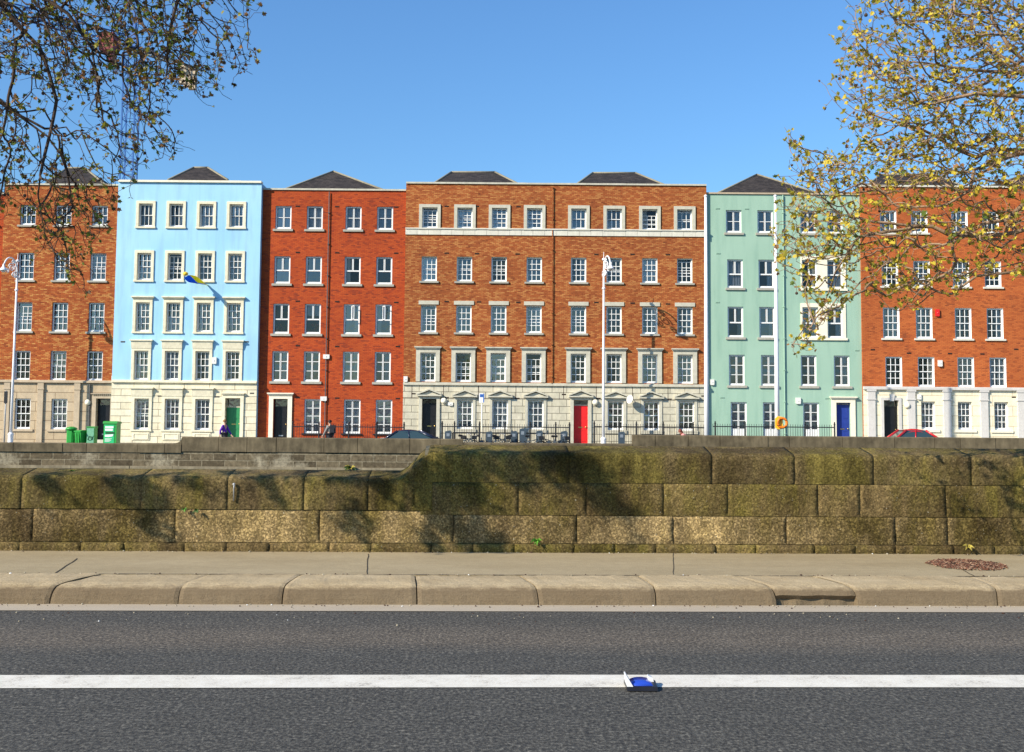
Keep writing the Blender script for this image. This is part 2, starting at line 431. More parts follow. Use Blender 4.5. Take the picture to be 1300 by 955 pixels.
class Building:
    def __init__(s, name, label, Y, x0, x1, zt, wall_mat, reveal_mat, cat='building', zc=None, ground_mat=None, wall_part_label=None):
        s.Y, s.x0, s.x1, s.zt, s.zc = Y, x0, x1, zt, zc
        s.wm, s.rm, s.gm = wall_mat, reveal_mat, ground_mat
        s.root = thing(name, label, cat, ((x0 + x1) / 2, Y, ZG - .1))
        s.up, s.lo = [], []
    def X(s, px, py=405): return P(px, py, s.Y).x
    def Z(s, py, px): return P(px, py, s.Y).z
    def opening(s, xc, w, z0, z1):
        h = (xc - w / 2, xc + w / 2, z0, z1)
        (s.lo if s.zc is not None and z1 < s.zc else s.up).append(h); return h
    def window(s, xc, w, z0, z1, kind, cur='n', drop=0.0, recess=.15, label=None):
        s.opening(xc, w, z0, z1); h = z1 - z0; o = (xc, s.Y + recess, (z0 + z1) / 2)
        if drop == 0 and kind[0] == 's' and random.random() < .10: drop = random.choice((.08, .14, .22))
        win = link('window', pane_mesh(w, h), s.root, (o[0], o[1] + .09, o[2]))
        if label: win['label'] = label
        link('frame', frame_mesh(kind, w, h, drop), win, o)
        if cur == 'n' and random.random() < .42: cur = random.choice('qlgbgrh')
        if cur != 'n': link('curtain', curtain_mesh(cur, w, h, random.randrange(4)), win, (o[0], o[1] + .14, o[2]))
        return win, o
    def sub(s, name, win, mb, mat, smooth=False): return obj(name, mb, mat, win, None, smooth)
    def sill(s, win, xc, w, z0, mat='sill', hh=.115, over=.12, proj=.09):
        mb = MB(); y = s.Y
        mb.prism_x([(y - proj, z0 - hh), (y + .12, z0 - hh), (y + .12, z0 + .004), (y - .01, z0 + .004), (y - proj, z0 - .012)], xc - w / 2 - over, xc + w / 2 + over)
        s.sub('sill', win, mb, mat)
    def surround(s, win, xc, w, z0, z1, mat, t=.16, proj=.07, kind='frame', base=True):
        mb = MB(); y = s.Y; a, b = xc - w / 2, xc + w / 2; e = -.001
        mb.box(a - t, a, y - proj, y + e, z0, z1); mb.box(b, b + t, y - proj, y + e, z0, z1)
        if base: mb.box(a - t - .03, b + t + .03, y - proj - .03, y + e, z0 - .10, z0)
        if kind == 'frame': mb.box(a - t, b + t, y - proj, y + e, z1, z1 + t)
        elif kind == 'cornice':
            mb.box(a - t, b + t, y - proj, y + e, z1, z1 + .22); mb.box(a - t - .05, b + t + .05, y - proj - .07, y + e, z1 + .22, z1 + .29)
            mb.box(a - t - .10, b + t + .10, y - proj - .13, y + e, z1 + .29, z1 + .36)
        elif kind == 'block':
            mb.box(a - t, b + t, y - proj, y + e, z1, z1 + .14)
            mb.prism_x([(y - proj - .02, z1 + .14), (y + e, z1 + .14), (y + e, z1 + .58), (y - proj - .10, z1 + .58)], a - t - .02, b + t + .02)
            mb.box(a - t - .09, b + t + .09, y - proj - .16, y + e, z1 + .58, z1 + .66)
        elif kind == 'dentil':
            mb.box(a - t, b + t, y - proj, y + e, z1, z1 + .16)
            n = 11
            for i in range(n):
                xx = a - t + (b - a + 2 * t) * (i + .25) / n; mb.box(xx, xx + .09, y - proj - .05, y + e, z1 + .18, z1 + .26)
            mb.box(a - t - .06, b + t + .06, y - proj - .10, y + e, z1 + .26, z1 + .31)
        elif kind == 'pediment':
            mb.box(a - t, b + t, y - proj, y + e, z1, z1 + .13); q = t + .10
            mb.box(a - q, b + q, y - proj - .16, y + e, z1 + .16, z1 + .24)
            mb.prism([(a - q + .12, z1 + .24), (b + q - .12, z1 + .24), (xc, z1 + .46)], y - proj - .03, y + e)
            for s_ in (-1, 1):
                x_e = xc + s_ * (w / 2 + q)
                pl = [(x_e, z1 + .24), (xc, z1 + .52), (xc, z1 + .60), (x_e, z1 + .32)]
                if s_ < 0: pl = pl[::-1]
                mb.prism(pl, y - proj - .17 + (.002 if s_ > 0 else 0), y + e)
        s.sub('surround', win, mb, mat)
    def door(s, xc, w, z0, z1, leaf_mat, fan=.32, sur=('cream', .2, 'frame'), recess=.26, letter='brass', panel_gap=True):
        s.opening(xc, w, z0, z1); y = s.Y + recess; a, b = xc - w / 2, xc + w / 2; zf = z1 - fan
        mb = MB(); mb.box(a, b, y, y + .06, z0, zf)
        for cx in (xc - w * .23, xc + w * .23):
            for q0, q1 in ((.06, .30), (.36, .62), (.68, .94)):
                mb.box(cx - w * .16, cx + w * .16, y - .015, y, z0 + (zf - z0) * q0, z0 + (zf - z0) * q1)
        d = obj('door', mb, leaf_mat, s.root, (xc, y, z0))
        m2 = MB(); m2.box(a, b, y - .02, y + .05, zf, zf + .06); m2.box(a, a + .05, y - .015, y + .05, zf + .06, z1); m2.box(b - .05, b, y - .015, y + .05, zf + .06, z1); m2.box(a + .05, b - .05, y - .015, y + .05, z1 - .05, z1)
        obj('door_frame', m2, leaf_mat if leaf_mat in ('black', 'bluedoor') else 'lime', d, None)
        obj('fanlight', MB().quad((a + .04, y + .02, zf + .05), (b - .04, y + .02, zf + .05), (b - .04, y + .02, z1 - .04), (a + .04, y + .02, z1 - .04)), 'glass', d, None)
        k = MB(); k.lathe([(.0, -.09), (.035, -.085), (.045, -.06), (.03, -.03), (.018, 0)], (b - .12, y, z0 + 1.0), 10, 0, (0, 1, 0)); obj('handle', k, 'brass', d, None, True)
        k = MB(); k.box(xc - .13, xc + .13, y - .022, y - .002, z0 + .28 if letter == 'steel' else z0 + .95, z0 + .35 if letter == 'steel' else z0 + 1.01); obj('letter_plate', k, letter, d, None)
        mat, t, kind = sur; s.surround(d, xc, w, z0, z1, mat, t, .09, kind, False)
        st = MB(); n = 3; hh = (z0 - ZG) / n
        for i in range(n): st.box(a - .25 - .001 * i, b + .25 + .001 * i, s.Y - .3 * (n - i), s.Y - .3 * (n - i - 1) - .002, ZG, ZG + hh * (i + 1))
        st.box(a, b, s.Y - .002, y + .2, ZG, z0); obj('door_step', st, 'lime', s.root)
        return d
    def course(s, z0, z1, mat, proj=.10, name='string_course', proj2=None):
        mb = MB(); mb.box(s.x0, s.x1, s.Y - proj, s.Y - .001, z0, z1)
        if proj2: mb.box(s.x0, s.x1, s.Y - proj2, s.Y - .0015, z1, z1 + .05)
        obj(name, mb, mat, s.root)
    def coping(s, mat='lime', hh=.10, proj=.08):
        mb = MB(); n = max(2, int((s.x1 - s.x0) / 1.2)); rr = random.Random(5)
        for i in range(n):
            a = s.x0 + (s.x1 - s.x0) * i / n; b = s.x0 + (s.x1 - s.x0) * (i + 1) / n
            mb.box(a + .003, b - .003, s.Y - proj, s.Y + .35, s.zt + .001, s.zt + hh + rr.random() * .008)
        obj('coping', mb, mat, s.root)
    def roof(s, bl, br, tl, tr, ytop, ybase, mat='slate', Yr=71.5, Ye=67.3):
        A, B_ = P(bl, ybase, Ye), P(br, ybase, Ye); C, D = P(tl, ytop, Yr), P(tr, ytop, Yr)
        yb = 2 * Yr - Ye; mb = MB()
        E = Vector((B_.x, yb, B_.z)); G = Vector((A.x, yb, A.z)); z = s.zt - .05
        lo = [Vector((p.x, p.y, z)) for p in (A, B_, E, G)]
        if (D - C).length < .3:
            Tp = (C + D) / 2; vs = [A, B_, E, G, Tp]; fs = [(0, 1, 4), (1, 2, 4), (2, 3, 4), (3, 0, 4)]; hips = [(A, Tp), (B_, Tp)]
        else:
            vs = [A, B_, E, G, C, D]; fs = [(0, 1, 5, 4), (1, 2, 5), (2, 3, 4, 5), (3, 0, 4)]; hips = [(A, C), (C, D), (D, B_)]
        mb.add(vs, fs); mb.add([A, B_, E, G] + lo, [(4, 5, 1, 0), (5, 6, 2, 1), (6, 7, 3, 2), (7, 4, 0, 3)])
        r = obj('roof', mb, mat, s.root)
        h = MB()
        for p, q in hips: h.tube([p, (p + q) / 2, q], .075, 6)
        obj('ridge_tiles', h, 'ridge', r, None, True)
    def finish(s, back=9.0):
        yf, zb = s.Y, ZG - .12; mb = MB(); zc = s.zc
        top = s.zt
        wall_with_holes(mb, s.x0, s.x1, zb if zc is None else zc, top, yf, s.up, .24)
        mb.quad((s.x0, yf, zb), (s.x0, yf, top), (s.x0, yf + back, top), (s.x0, yf + back, zb)); mb.quad((s.x1, yf, zb), (s.x1, yf + back, zb), (s.x1, yf + back, top), (s.x1, yf, top))
        mb.quad((s.x0, yf + back, zb), (s.x0, yf + back, top), (s.x1, yf + back, top), (s.x1, yf + back, zb)); mb.quad((s.x0, yf, top), (s.x1, yf, top), (s.x1, yf + back, top), (s.x0, yf + back, top))
        obj('wall', mb, [s.wm, s.rm], s.root)
        if zc is not None:
            g = MB(); wall_with_holes(g, s.x0, s.x1, zb, zc, yf - .012, s.lo, .252)
            obj('ground_floor_wall', g, [s.gm, s.gm], s.root)
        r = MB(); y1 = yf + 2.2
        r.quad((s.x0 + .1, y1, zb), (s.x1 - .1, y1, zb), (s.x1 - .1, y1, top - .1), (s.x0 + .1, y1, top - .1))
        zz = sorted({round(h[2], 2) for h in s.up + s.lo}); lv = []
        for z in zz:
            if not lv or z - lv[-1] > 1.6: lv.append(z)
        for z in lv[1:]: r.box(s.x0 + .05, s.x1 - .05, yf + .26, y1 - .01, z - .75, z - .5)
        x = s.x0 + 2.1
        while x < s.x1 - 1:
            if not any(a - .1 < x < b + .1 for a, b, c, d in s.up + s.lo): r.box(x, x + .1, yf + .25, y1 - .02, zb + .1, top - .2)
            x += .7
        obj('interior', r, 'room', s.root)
    def vents(s, pts, mat='vent'):
        for px, py in pts:
            p = P(px, py, s.Y); k = MB(); k.box(p.x - .13, p.x + .13, s.Y - .012, s.Y - .001, p.z - .04, p.z + .04)
            for i in range(4): k.box(p.x - .12, p.x + .12, s.Y - .02, s.Y - .0125, p.z - .034 + i * .019, p.z - .024 + i * .019)
            obj('air_vent', k, mat, s.root, p)
    def alarm(s, px, py, w=.34, h=.26, mat='offwhite'):
        p = P(px, py, s.Y); k = MB()
        k.prism([(p.x - w / 2, p.z - h / 2 + .03), (p.x - w / 2 + .04, p.z - h / 2), (p.x + w / 2 - .04, p.z - h / 2), (p.x + w / 2, p.z - h / 2 + .03), (p.x + w / 2, p.z + h / 2), (p.x - w / 2, p.z + h / 2)], s.Y - .11, s.Y - .013)
        k.lathe([(.03, 0), (.03, .02), (.01, .035)], (p.x, s.Y - .11, p.z), 8, 0, (0, -1, 0)); obj('alarm_box', k, mat, s.root, p)
    def lamp(s, px, py, mat='palecream'):
        p = P(px, py, s.Y); k = MB(); k.lathe([(.0, -.22), (.09, -.21), (.155, -.17), (.18, -.11), (.17, -.05), (.12, -.02), (.12, .0)], (p.x, s.Y - .012, p.z), 14, 0, (0, 1, 0)); obj('wall_lamp', k, mat, s.root, p, True)
    def downpipe(s, pa, pb, mat='pipe', r=.045):
        a, b = P(pa[0], pa[1], s.Y), P(pb[0], pb[1], s.Y); k = MB(); k.tube([(a.x, s.Y - .08, a.z), (a.x, s.Y - .08, b.z)], r, 8)
        z = b.z + .4
        while z < a.z: k.box(a.x - r * 1.6, a.x + r * 1.6, s.Y - .13, s.Y - .002, z, z + .05); z += 1.9
        obj('downpipe', k, mat, s.root, a)

def zr(B, rows): return [(B.Z(y0, x), B.Z(y1, x)) for y0, y1, x in rows]

# --- left brick house
Y0 = 66.0
BX = P(150.2, 330, Y0).x
LB = Building('brick_apartment_house', 'orange brick house with tan stone ground floor, left of the sky blue house', Y0, P(2.6, 330, Y0).x, BX, P(80, 235.5, Y0).z, 'brick_left', 'brick_left', 'apartment house', P(80, 486, Y0).z, 'ash_left')
cx = [LB.X(30.5, 400), LB.X(76, 400), LB.X(122.3, 400)]
rw = zr(LB, [(286, 260.5, 76), (356, 321, 76), (421, 384, 76), (483, 445.5, 76)])
cur = ['nng', 'nhw', 'hgl', 'nnq']
for r_, (z1, z0) in enumerate([(b, a) for a, b in rw]):
    for c_, x in enumerate(cx):
        win, o = LB.window(x, .95, z0, z1, 's33' if r_ == 0 else 's66', cur[r_][c_], .0)
        if r_ < 3: LB.sill(win, x, .95, z0)
for x, cu in ((LB.X(28.5, 525), 'n'), (LB.X(75, 525), 'w')):
    z0, z1 = LB.Z(545.3, 76), LB.Z(506.3, 76); win, o = LB.window(x, .95, z0, z1, 's66', cu, 0, .13); LB.sill(win, x, .95, z0, 'tan', .13, .2)
LB.door(LB.X(131, 530), .86, .10, LB.Z(506, 130), 'black', .45, ('tan', .24, 'dentil'), letter='steel')
LB.course(LB.zc, LB.zc + .10, 'tan', .16, proj2=.1); LB.coping('lime', .09)
for px in (9, 51.5, 98):
    x = LB.X(px, 520); k = MB(); k.box(x - .17, x + .17, Y0 - .12, Y0 - .013, ZG, LB.zc - .42); k.box(x - .21, x + .21, Y0 - .15, Y0 - .0135, LB.zc - .42, LB.zc - .32); k.box(x - .18, x + .18, Y0 - .125, Y0 - .0132, LB.zc - .32, LB.zc - .002)
    obj('pilaster', k, 'tan', LB.root, (x, Y0, ZG))
LB.roof(56, 134, 85, 108, 213.5, 235); LB.downpipe((115, 488), (114, 566)); LB.alarm(144.5, 480.5, .2, .3); LB.lamp(112, 511, 'palecream')  # dark pipe built along the line taken as the street lamp's shadow
LB.finish()
# --- house at the far left, only its edge in view
x1 = P(2.6, 330, Y0).x - .003
EB = Building('brick_end_house', 'narrow strip of a lower dark brick house at the left edge', Y0 + .25, P(-75, 330, Y0).x, x1, P(0, 246, Y0).z, 'brick_red', 'brick_red', 'apartment house', P(0, 487, Y0).z, 'ash_left')
for c_ in (-50, -17):
    for a, b in rw:
        x = EB.X(c_, 400); win, o = EB.window(x, .95, a, b, 's66'); EB.sill(win, x, .95, a)
EB.course(EB.zc, EB.zc + .1, 'tan', .1); EB.coping(); EB.finish()

# --- sky blue house
Yb = 65.62
bx0, bx1 = P(150.4, 232, Yb).x, P(332.3, 233, Yb).x
BB = Building('sky_blue_apartment_house', 'tall sky blue house with cream window surrounds and cream stone ground floor', Yb, bx0, bx1, P(240, 232, Yb).z, 'blue', 'cream', 'apartment house', P(240, 486.2, Yb).z, 'ash_blue')
cx = [BB.X(v, 405) for v in (181, 219.8, 258.5, 296.8)]
rw = zr(BB, [(288.3, 259, 240), (356.3, 321.7, 240), (421.6, 384.4, 240), (483, 445.8, 240)])
cur = ['nnwb', 'nnnn', 'nnnn', 'nnnn']
for r_, (z0, z1) in enumerate(rw):
    for c_, x in enumerate(cx):
        w_ = .84
        win, o = BB.window(x, w_, z0, z1, 's33' if r_ == 0 else 's66', cur[r_][c_], 0, .17)
        BB.surround(win, x, w_, z0, z1, 'cream', .16, .06, ['frame', 'frame', 'cornice', 'block'][r_])
for x, cu in ((BB.X(179.8, 525), 'g'), (BB.X(218.3, 525), 'n'), (BB.X(257, 525), 'g')):
    z0, z1 = BB.Z(546, 240), BB.Z(506.5, 240); win, o = BB.window(x, .86, z0, z1, 's66', cu, 0, .17); BB.surround(win, x, .86, z0, z1, 'cream', .17, .07, 'block')
    k = MB(); k.box(x - .52, x + .52, Yb - .05, Yb - .013, z0 - .62, z0 - .16); rows_box(k, x - .4, x + .4, z0 - .52, z0 - .26, .05, Yb - .075, Yb - .051); BB.sub('apron', win, k, 'cream')
BB.door(BB.X(295.3, 530), .90, .10, BB.Z(505.6, 296), 'greendoor', .55, ('cream', .20, 'dentil'), recess=.35)
BB.course(BB.zc, BB.zc + .10, 'cream', .14, proj2=.07); BB.coping('palecream', .12, .12)
BB.roof(213.5, 289, 246, 264, 213, 228.5, Yr=70.5, Ye=66.9); BB.alarm(272.5, 458, .26, .4)
BB.vents([(156, 434), (313, 434), (203, 503), (276, 504), (320, 499.5)], 'pipe'); BB.finish()

# --- red brick house
rx1 = P(513.2, 400, 65.8).x - .003
RB = Building('bright_red_brick_house', 'bright red brick house with white casements, between the blue house and the centre terrace', Y0, BB.x1 + .004, rx1, P(425, 242, Y0).z, 'brick_red', 'brick_red', 'apartment house')
cols = [(356.6, 356.5), (396.7, 396.5), (446, 446.2), (486, 486.8)]
cx = [RB.X((a + b) / 2 + .3, 405) for a, b in cols]
rw = zr(RB, [(291.3, 262, 425), (360.6, 325.8, 425), (424.3, 386, 425), (484.8, 446.3, 425)])
cur = ['gggg', 'nnnn', 'nnrl', 'nnrq']; kinds = ['c22', 'c21', 'c21', 'c23']
for r_, (z0, z1) in enumerate(rw):
    for c_, x in enumerate(cx):
        win, o = RB.window(x, .97, z0, z1, kinds[r_], cur[r_][c_], 0, .12); RB.sill(win, x, .97, z0, 'sill', .14)
        if r_ == 2 and c_ > 1:
            k = MB(); sx = x + (.0 if c_ == 2 else -.05); zm = z0 + (z1 - z0) * .48
            for (dx0, dy0, dx1, dy1) in ((0, 0, .16, -.34),):
                for q in (0, 1):
                    pass
            k.add([(sx, Y0 + .08, zm), (sx + .17, Y0 - .26, zm), (sx + .17, Y0 - .26, z1 - .1), (sx, Y0 + .08, z1 - .1)], [(0, 1, 2, 3)])
            kk = MB()
            for (zz0, zz1) in ((zm, zm + .05), (z1 - .15, z1 - .1)): kk.tube([(sx, Y0 + .08, (zz0 + zz1) / 2), (sx + .17, Y0 - .26, (zz0 + zz1) / 2)], .028, 4)
            for (ax_, ay_) in ((sx, Y0 + .08), (sx + .17, Y0 - .26)): kk.tube([(ax_, ay_, zm), (ax_, ay_, z1 - .1)], .028, 4)
            obj('open_casement', kk, 'white', win, None)
for c_, x in enumerate([RB.X(v, 530) for v in (396.5, 446.8, 487.2)]):
    z0, z1 = RB.Z(550.5, 425), RB.Z(507, 425); win, o = RB.window(x, .99, z0, z1, 'c24', 'www'[c_], 0, .12); RB.sill(win, x, .99, z0, 'iron', .08)
RB.door(RB.X(356, 530), .86, .10, RB.Z(506.5, 356), 'black', .5, ('palecream', .26, 'cornice'), letter='steel')
RB.coping('lime', .10); RB.roof(360.5, 486, 423, 424, 217.8, 241, Yr=72, Ye=67.3)
RB.vents([(378, 262), (428, 262.5), (503, 263), (378, 320.5), (428, 321), (503, 321.5), (378, 382.5), (428, 383), (503, 384), (378, 439), (428, 440), (505, 440), (378, 505), (428, 505.5), (505, 506)])
RB.downpipe((418.4, 244), (419, 560), 'pipe', .03); RB.alarm(414.5, 453, .38, .26); RB.alarm(411, 506.3, .38, .26); RB.finish()

# --- tall centre terrace (two houses wide)
Yc = 65.8
cx1 = P(897.5, 400, Yc).x
CB = Building('mottled_brick_terrace', 'wide mottled brick terrace with pale band under the top floor, black door and red door', Yc, rx1 + .003, cx1, P(703, 234.8, Yc).z, 'brick_centre', 'lime', 'apartment building', P(703, 490.2, Yc).z, 'ash_centre')
CB.rm = 'lime'
cx = [CB.X(v, 405) for v in (544, 588.8, 633, 677.8, 734.3, 779.5, 825, 869.5)]
rw = zr(CB, [(290.8, 264.8, 703), (358.2, 326.8, 703), (423.2, 388.6, 703), (485.8, 449, 703)])
cur = ['nwhwnhnn', 'nnmnnnwn', 'lnnqnnqq', 'nyonnrnq']; dr = [[.0] * 8, [0] * 8, [0] * 8, [0, .62, .4, .35, 0, 0, 0, 0]]
dr[0][0] = .16; dr[0][1] = .16; dr[0][6] = .55; dr[1][7] = .2; dr[1][2] = .14; dr[2][4] = .2; dr[1][5] = .12
for r_, (z0, z1) in enumerate(rw):
    for c_, x in enumerate(cx):
        k33 = 's33' if r_ == 0 and c_ in (4, 5, 7) else 's66'
        lab = 'sash window with its upper sash lowered' if dr[r_][c_] >= .35 else None
        win, o = CB.window(x, .92, z0, z1, k33, cur[r_][c_], dr[r_][c_], .17, lab)
        if r_ == 0: CB.surround(win, x, .92, z0, z1, 'lime', .19, .07, 'frame')
        elif r_ == 1: CB.sill(win, x, .92, z0)
        elif r_ == 2:
            CB.sill(win, x, .92, z0); k = MB(); k.box(x - .60, x + .60, Yc - .05, Yc - .001, z1 + .03, z1 + .26); CB.sub('lintel', win, k, 'lime')
        else: CB.surround(win, x, .92, z0, z1, 'lime', .25, .08, 'cornice', False)
gx = [CB.X(v, 530) for v in (544.8, 590, 634.8, 680, 737.3, 781.5, 827, 871.5)]
gc = 'nwwwnnoo'
for c_, x in enumerate(gx):
    z0, z1 = CB.Z(545.5, 703), CB.Z(508.6, 703)
    if c_ in (0, 4):
        CB.door(x, .86, .08, z1 + .04, 'black' if c_ == 0 else 'reddoor', .33, ('lime', .2, 'pediment')); continue
    win, o = CB.window(x, .95, z0, z1, 's66', gc[c_], 0, .15); CB.surround(win, x, .95, z0, z1, 'lime', .16, .06, 'pediment'); CB.sill(win, x, .95, z0 - .101, 'lime', .1, .18)
CB.course(CB.zc, CB.zc + .11, 'lime', .12, proj2=.06)
zb0, zb1 = CB.Z(299.4, 703), CB.Z(292.3, 703); k = MB(); n = 26
for i in range(n):
    a = CB.x0 + (CB.x1 - CB.x0) * i / n; b = CB.x0 + (CB.x1 - CB.x0) * (i + 1) / n; k.box(a + .006, b - .006, Yc - .06, Yc - .001, zb0, zb1)
k.box(CB.x0, CB.x1, Yc - .11, Yc - .0015, zb1, zb1 + .07); obj('pale_band', k, 'band', CB.root)
k = MB()
for px in (523, 563, 607.5, 655, 715.5, 757, 803, 848): # upright joints in the frieze over the ground floor
    x = CB.X(px, 497); k.box(x - .018, x + .018, Yc - .0145, Yc - .0125, CB.zc - .75, CB.zc)
k.box(CB.x0, CB.x1, Yc - .0145, Yc - .0125, CB.zc - .77, CB.zc - .745)
obj('frieze_joint', k, 'vent', CB.root)
CB.coping('lime', .10); CB.roof(550, 657.5, 573, 628.6, 218.8, 233.5, Yr=71.5, Ye=67.2); CB.roof(731.5, 842.7, 752.5, 807, 219.8, 234.5, Yr=71.5, Ye=67.2)
CB.vents([(567, 262), (605.5, 262), (658, 262.5), (567, 321.5), (605.5, 322), (657, 322.5), (757, 323), (803, 323), (848, 323.5), (567, 383), (608, 383.5), (658, 384), (757, 384), (803, 385), (848, 386), (525, 500), (567, 505), (657, 506), (716, 501), (760, 506), (850, 507), (893, 503)])
CB.downpipe((701.8, 238), (702, 487), 'brick_centre', .03)
CB.alarm(512.5 + 2.5, 481.5, .24, .34); CB.lamp(563.5, 509); CB.alarm(572, 513, .3, .2); CB.lamp(755.5, 511)
p = P(800.5, 508, Yc); k = MB(); k.lathe([(.0, .05), (.12, .03), (.2, -.01), (.26, -.07), (.262, -.075), (.2, -.03), (.12, .01), (0, .03)], (p.x - .05, Yc - .45, p.z + .02), 18, 0, (.75, .6, -.2))
k.tube([(p.x + .2, Yc - .01, p.z - .02), (p.x + .12, Yc - .2, p.z), (p.x, Yc - .42, p.z)], .02, 6); k.tube([(p.x, Yc - .42, p.z - .1), (p.x - .25, Yc - .62, p.z - .1), (p.x - .28, Yc - .66, p.z)], .012, 5)
obj('satellite_dish', k, 'offwhite', CB.root, None, True); CB.finish()
# --- green house
gx0, gx1 = CB.x1 + .003, P(1093.2, 400, Y0).x
GB = Building('sea_green_apartment_house', 'sea green rendered house with a royal blue door, right of the centre terrace', Y0, gx0, gx1, P(993, 247.2, Y0).z, 'green', 'green', 'apartment house')
rw = zr(GB, [(296, 267.3, 1000), (366, 330, 1000), (428.8, 390, 1000), (490, 451, 1000)])
colpx = [[931.5, 971.5, 1026, 1060], [933.3, 973, 1027.8, 1060], [933.8, 974, 1028.6, 1060.3], [935.5, 976.3, 1026.8, 1068.8]]
yy = [280, 347, 408, 470]; kinds = ['c22', 'c21', 'c21', 'c23']; cur = ['qrnn', 'gqrg', 'nrrq', 'dqrq']
for r_, (z0, z1) in enumerate(rw):
    for c_ in range(4):
        x = GB.X(colpx[r_][c_], yy[r_]); win, o = GB.window(x, .95, z0, z1, kinds[r_], cur[r_][c_], 0, .12)
        if r_ in (1, 2) and c_ > 1:
            if c_ == 2:
                xa, xb = GB.X(1018.5, yy[r_]), GB.X(1071.5, yy[r_]); k = MB(); x2 = GB.X(colpx[r_][3], yy[r_]); t = .2
                k.box(xa - t + .1, x - .475, Y0 - .05, Y0 - .001, z0, z1); k.box(x2 + .475, xb + t - .1, Y0 - .05, Y0 - .001, z0, z1); k.box(x + .475, x2 - .475, Y0 - .05, Y0 - .001, z0, z1)
                k.box(xa - t + .1, xb + t - .1, Y0 - .05, Y0 - .001, z1, z1 + .24); k.box(xa - t + .02, xb + t - .02, Y0 - .1, Y0 - .001, z0 - .14, z0)
                GB.sub('surround', win, k, 'palecream')
        else: GB.sill(win, x, .95, z0, 'sill', .14)
for c_, px in enumerate((938, 979, 1030)):
    x = GB.X(px, 535); z0, z1 = .12, GB.Z(511, 1000); win, o = GB.window(x, .97, z0, z1, 'door23', 'ggg'[c_], 0, .12)
GB.door(GB.X(1070.5, 530), .86, .10, GB.Z(511.3, 1070), 'bluedoor', .18, ('palecream', .28, 'cornice'), recess=.2)
GB.coping('tan', .09); GB.roof(910, 1040, 960.5, 961.5, 221.8, 246, Yr=72, Ye=67.3)
GB.downpipe((993.5, 248), (999, 560), 'green', .035); GB.alarm(904, 485.5, .24, .34); GB.alarm(1013, 509, .3, .38)
GB.vents([(911, 265), (948, 265.5), (912, 322), (911, 384), (917, 505), (1088, 445), (1088, 505), (1050, 506)], 'green'); GB.finish()
# --- right brick house
Yr_ = 65.85
qx0, qx1 = gx1 + .003, P(1420, 400, Yr_).x
QB = Building('warm_brick_apartment_house', 'warm red brick house with pale cream ground floor and grey pilasters, behind the sunlit tree', Yr_, qx0, qx1, P(1200, 238, Yr_).z, 'brick_right', 'white', 'apartment building', P(1200, 495.3, Yr_).z, 'ash_right')
QB.rm = 'white'
rw = zr(QB, [(296, 268, 1195), (364, 331.5, 1195), (430, 391, 1195), (491.2, 453.5, 1195)])
base = [(1127.5, 1129.8, 1131.5, 1134.7), (1167, 1170, 1173.2, 1175.8), (1218, 1220, 1222.8, 1226.2), (1257.5, 1260.5, 1263.3, 1267)]
cur = ['rnwn', 'nnqn', 'qnln', 'nrgw']; yy = [281, 347, 410, 472]
for r_, (z0, z1) in enumerate(rw):
    for c_ in range(8):
        px = base[c_ % 4][r_] + (0 if c_ < 4 else 187); x = QB.X(px, yy[r_])
        if x > qx1 - .6: continue
        win, o = QB.window(x, .98, z0, z1, 's66' if r_ else 's33', cur[r_][c_ % 4] if c_ < 4 else 'n', 0, .13)
        if r_ < 3: QB.sill(win, x, .98, z0, 'band', .11)
for px, cu in ((1178.5, 'g'), (1225, 'w'), (1271.3, 'w'), (1330, 'n'), (1375, 'n')):
    z0, z1 = QB.Z(545.5, 1200), QB.Z(510, 1200); x = QB.X(px, 528); win, o = QB.window(x, .84, z0, z1, 's66', cu, 0, .2); QB.sill(win, x, .84, z0, 'palecream', .16, .24)
QB.door(QB.X(1131.2, 530), .88, .08, QB.Z(508.3, 1131), 'black', .42, ('palegrey', .17, 'frame'), letter='steel')
k = MB(); x = QB.X(1131.5, 500); z = QB.Z(508.3, 1131); k.prism([(x - .11, z - .05), (x + .11, z - .05), (x + .17, z + .36), (x - .17, z + .36)], Yr_ - .14, Yr_ - .0945); obj('keystone', k, 'palegrey', QB.root)
QB.course(QB.zc, QB.zc + .13, 'palegrey', .16, proj2=.1); QB.coping('band', .10)
for px in (1106, 1156.5, 1202, 1249, 1296, 1342, 1388):
    x = QB.X(px, 520); k = MB(); k.box(x - .22, x + .22, Yr_ - .12, Yr_ - .013, ZG, QB.zc - .62); k.box(x - .27, x + .27, Yr_ - .16, Yr_ - .0135, QB.zc - .62, QB.zc - .54); k.box(x - .23, x + .23, Yr_ - .125, Yr_ - .0132, QB.zc - .54, QB.zc - .12); k.box(x - .28, x + .28, Yr_ - .155, Yr_ - .0134, QB.zc - .12, QB.zc - .002)
    obj('pilaster', k, 'palegrey', QB.root, (x, Yr_, ZG))
QB.roof(1098.6, 1224, 1119, 1187, 222, 237, Yr=71.5, Ye=67.2); QB.roof(1253, 1380, 1302, 1352, 222, 237.5, Yr=71.5, Ye=67.2)
QB.alarm(1193, 461.5, .26, .38); QB.alarm(1189.5, 397.5, .24, .42, 'reddoor'); QB.alarm(1166.5, 504, .24, .32); QB.lamp(1151, 515)
QB.vents([(1108, 444), (1154, 448.5), (1206, 449), (1247, 449.5), (1290, 443.5), (1287, 504.5)]); QB.finish()
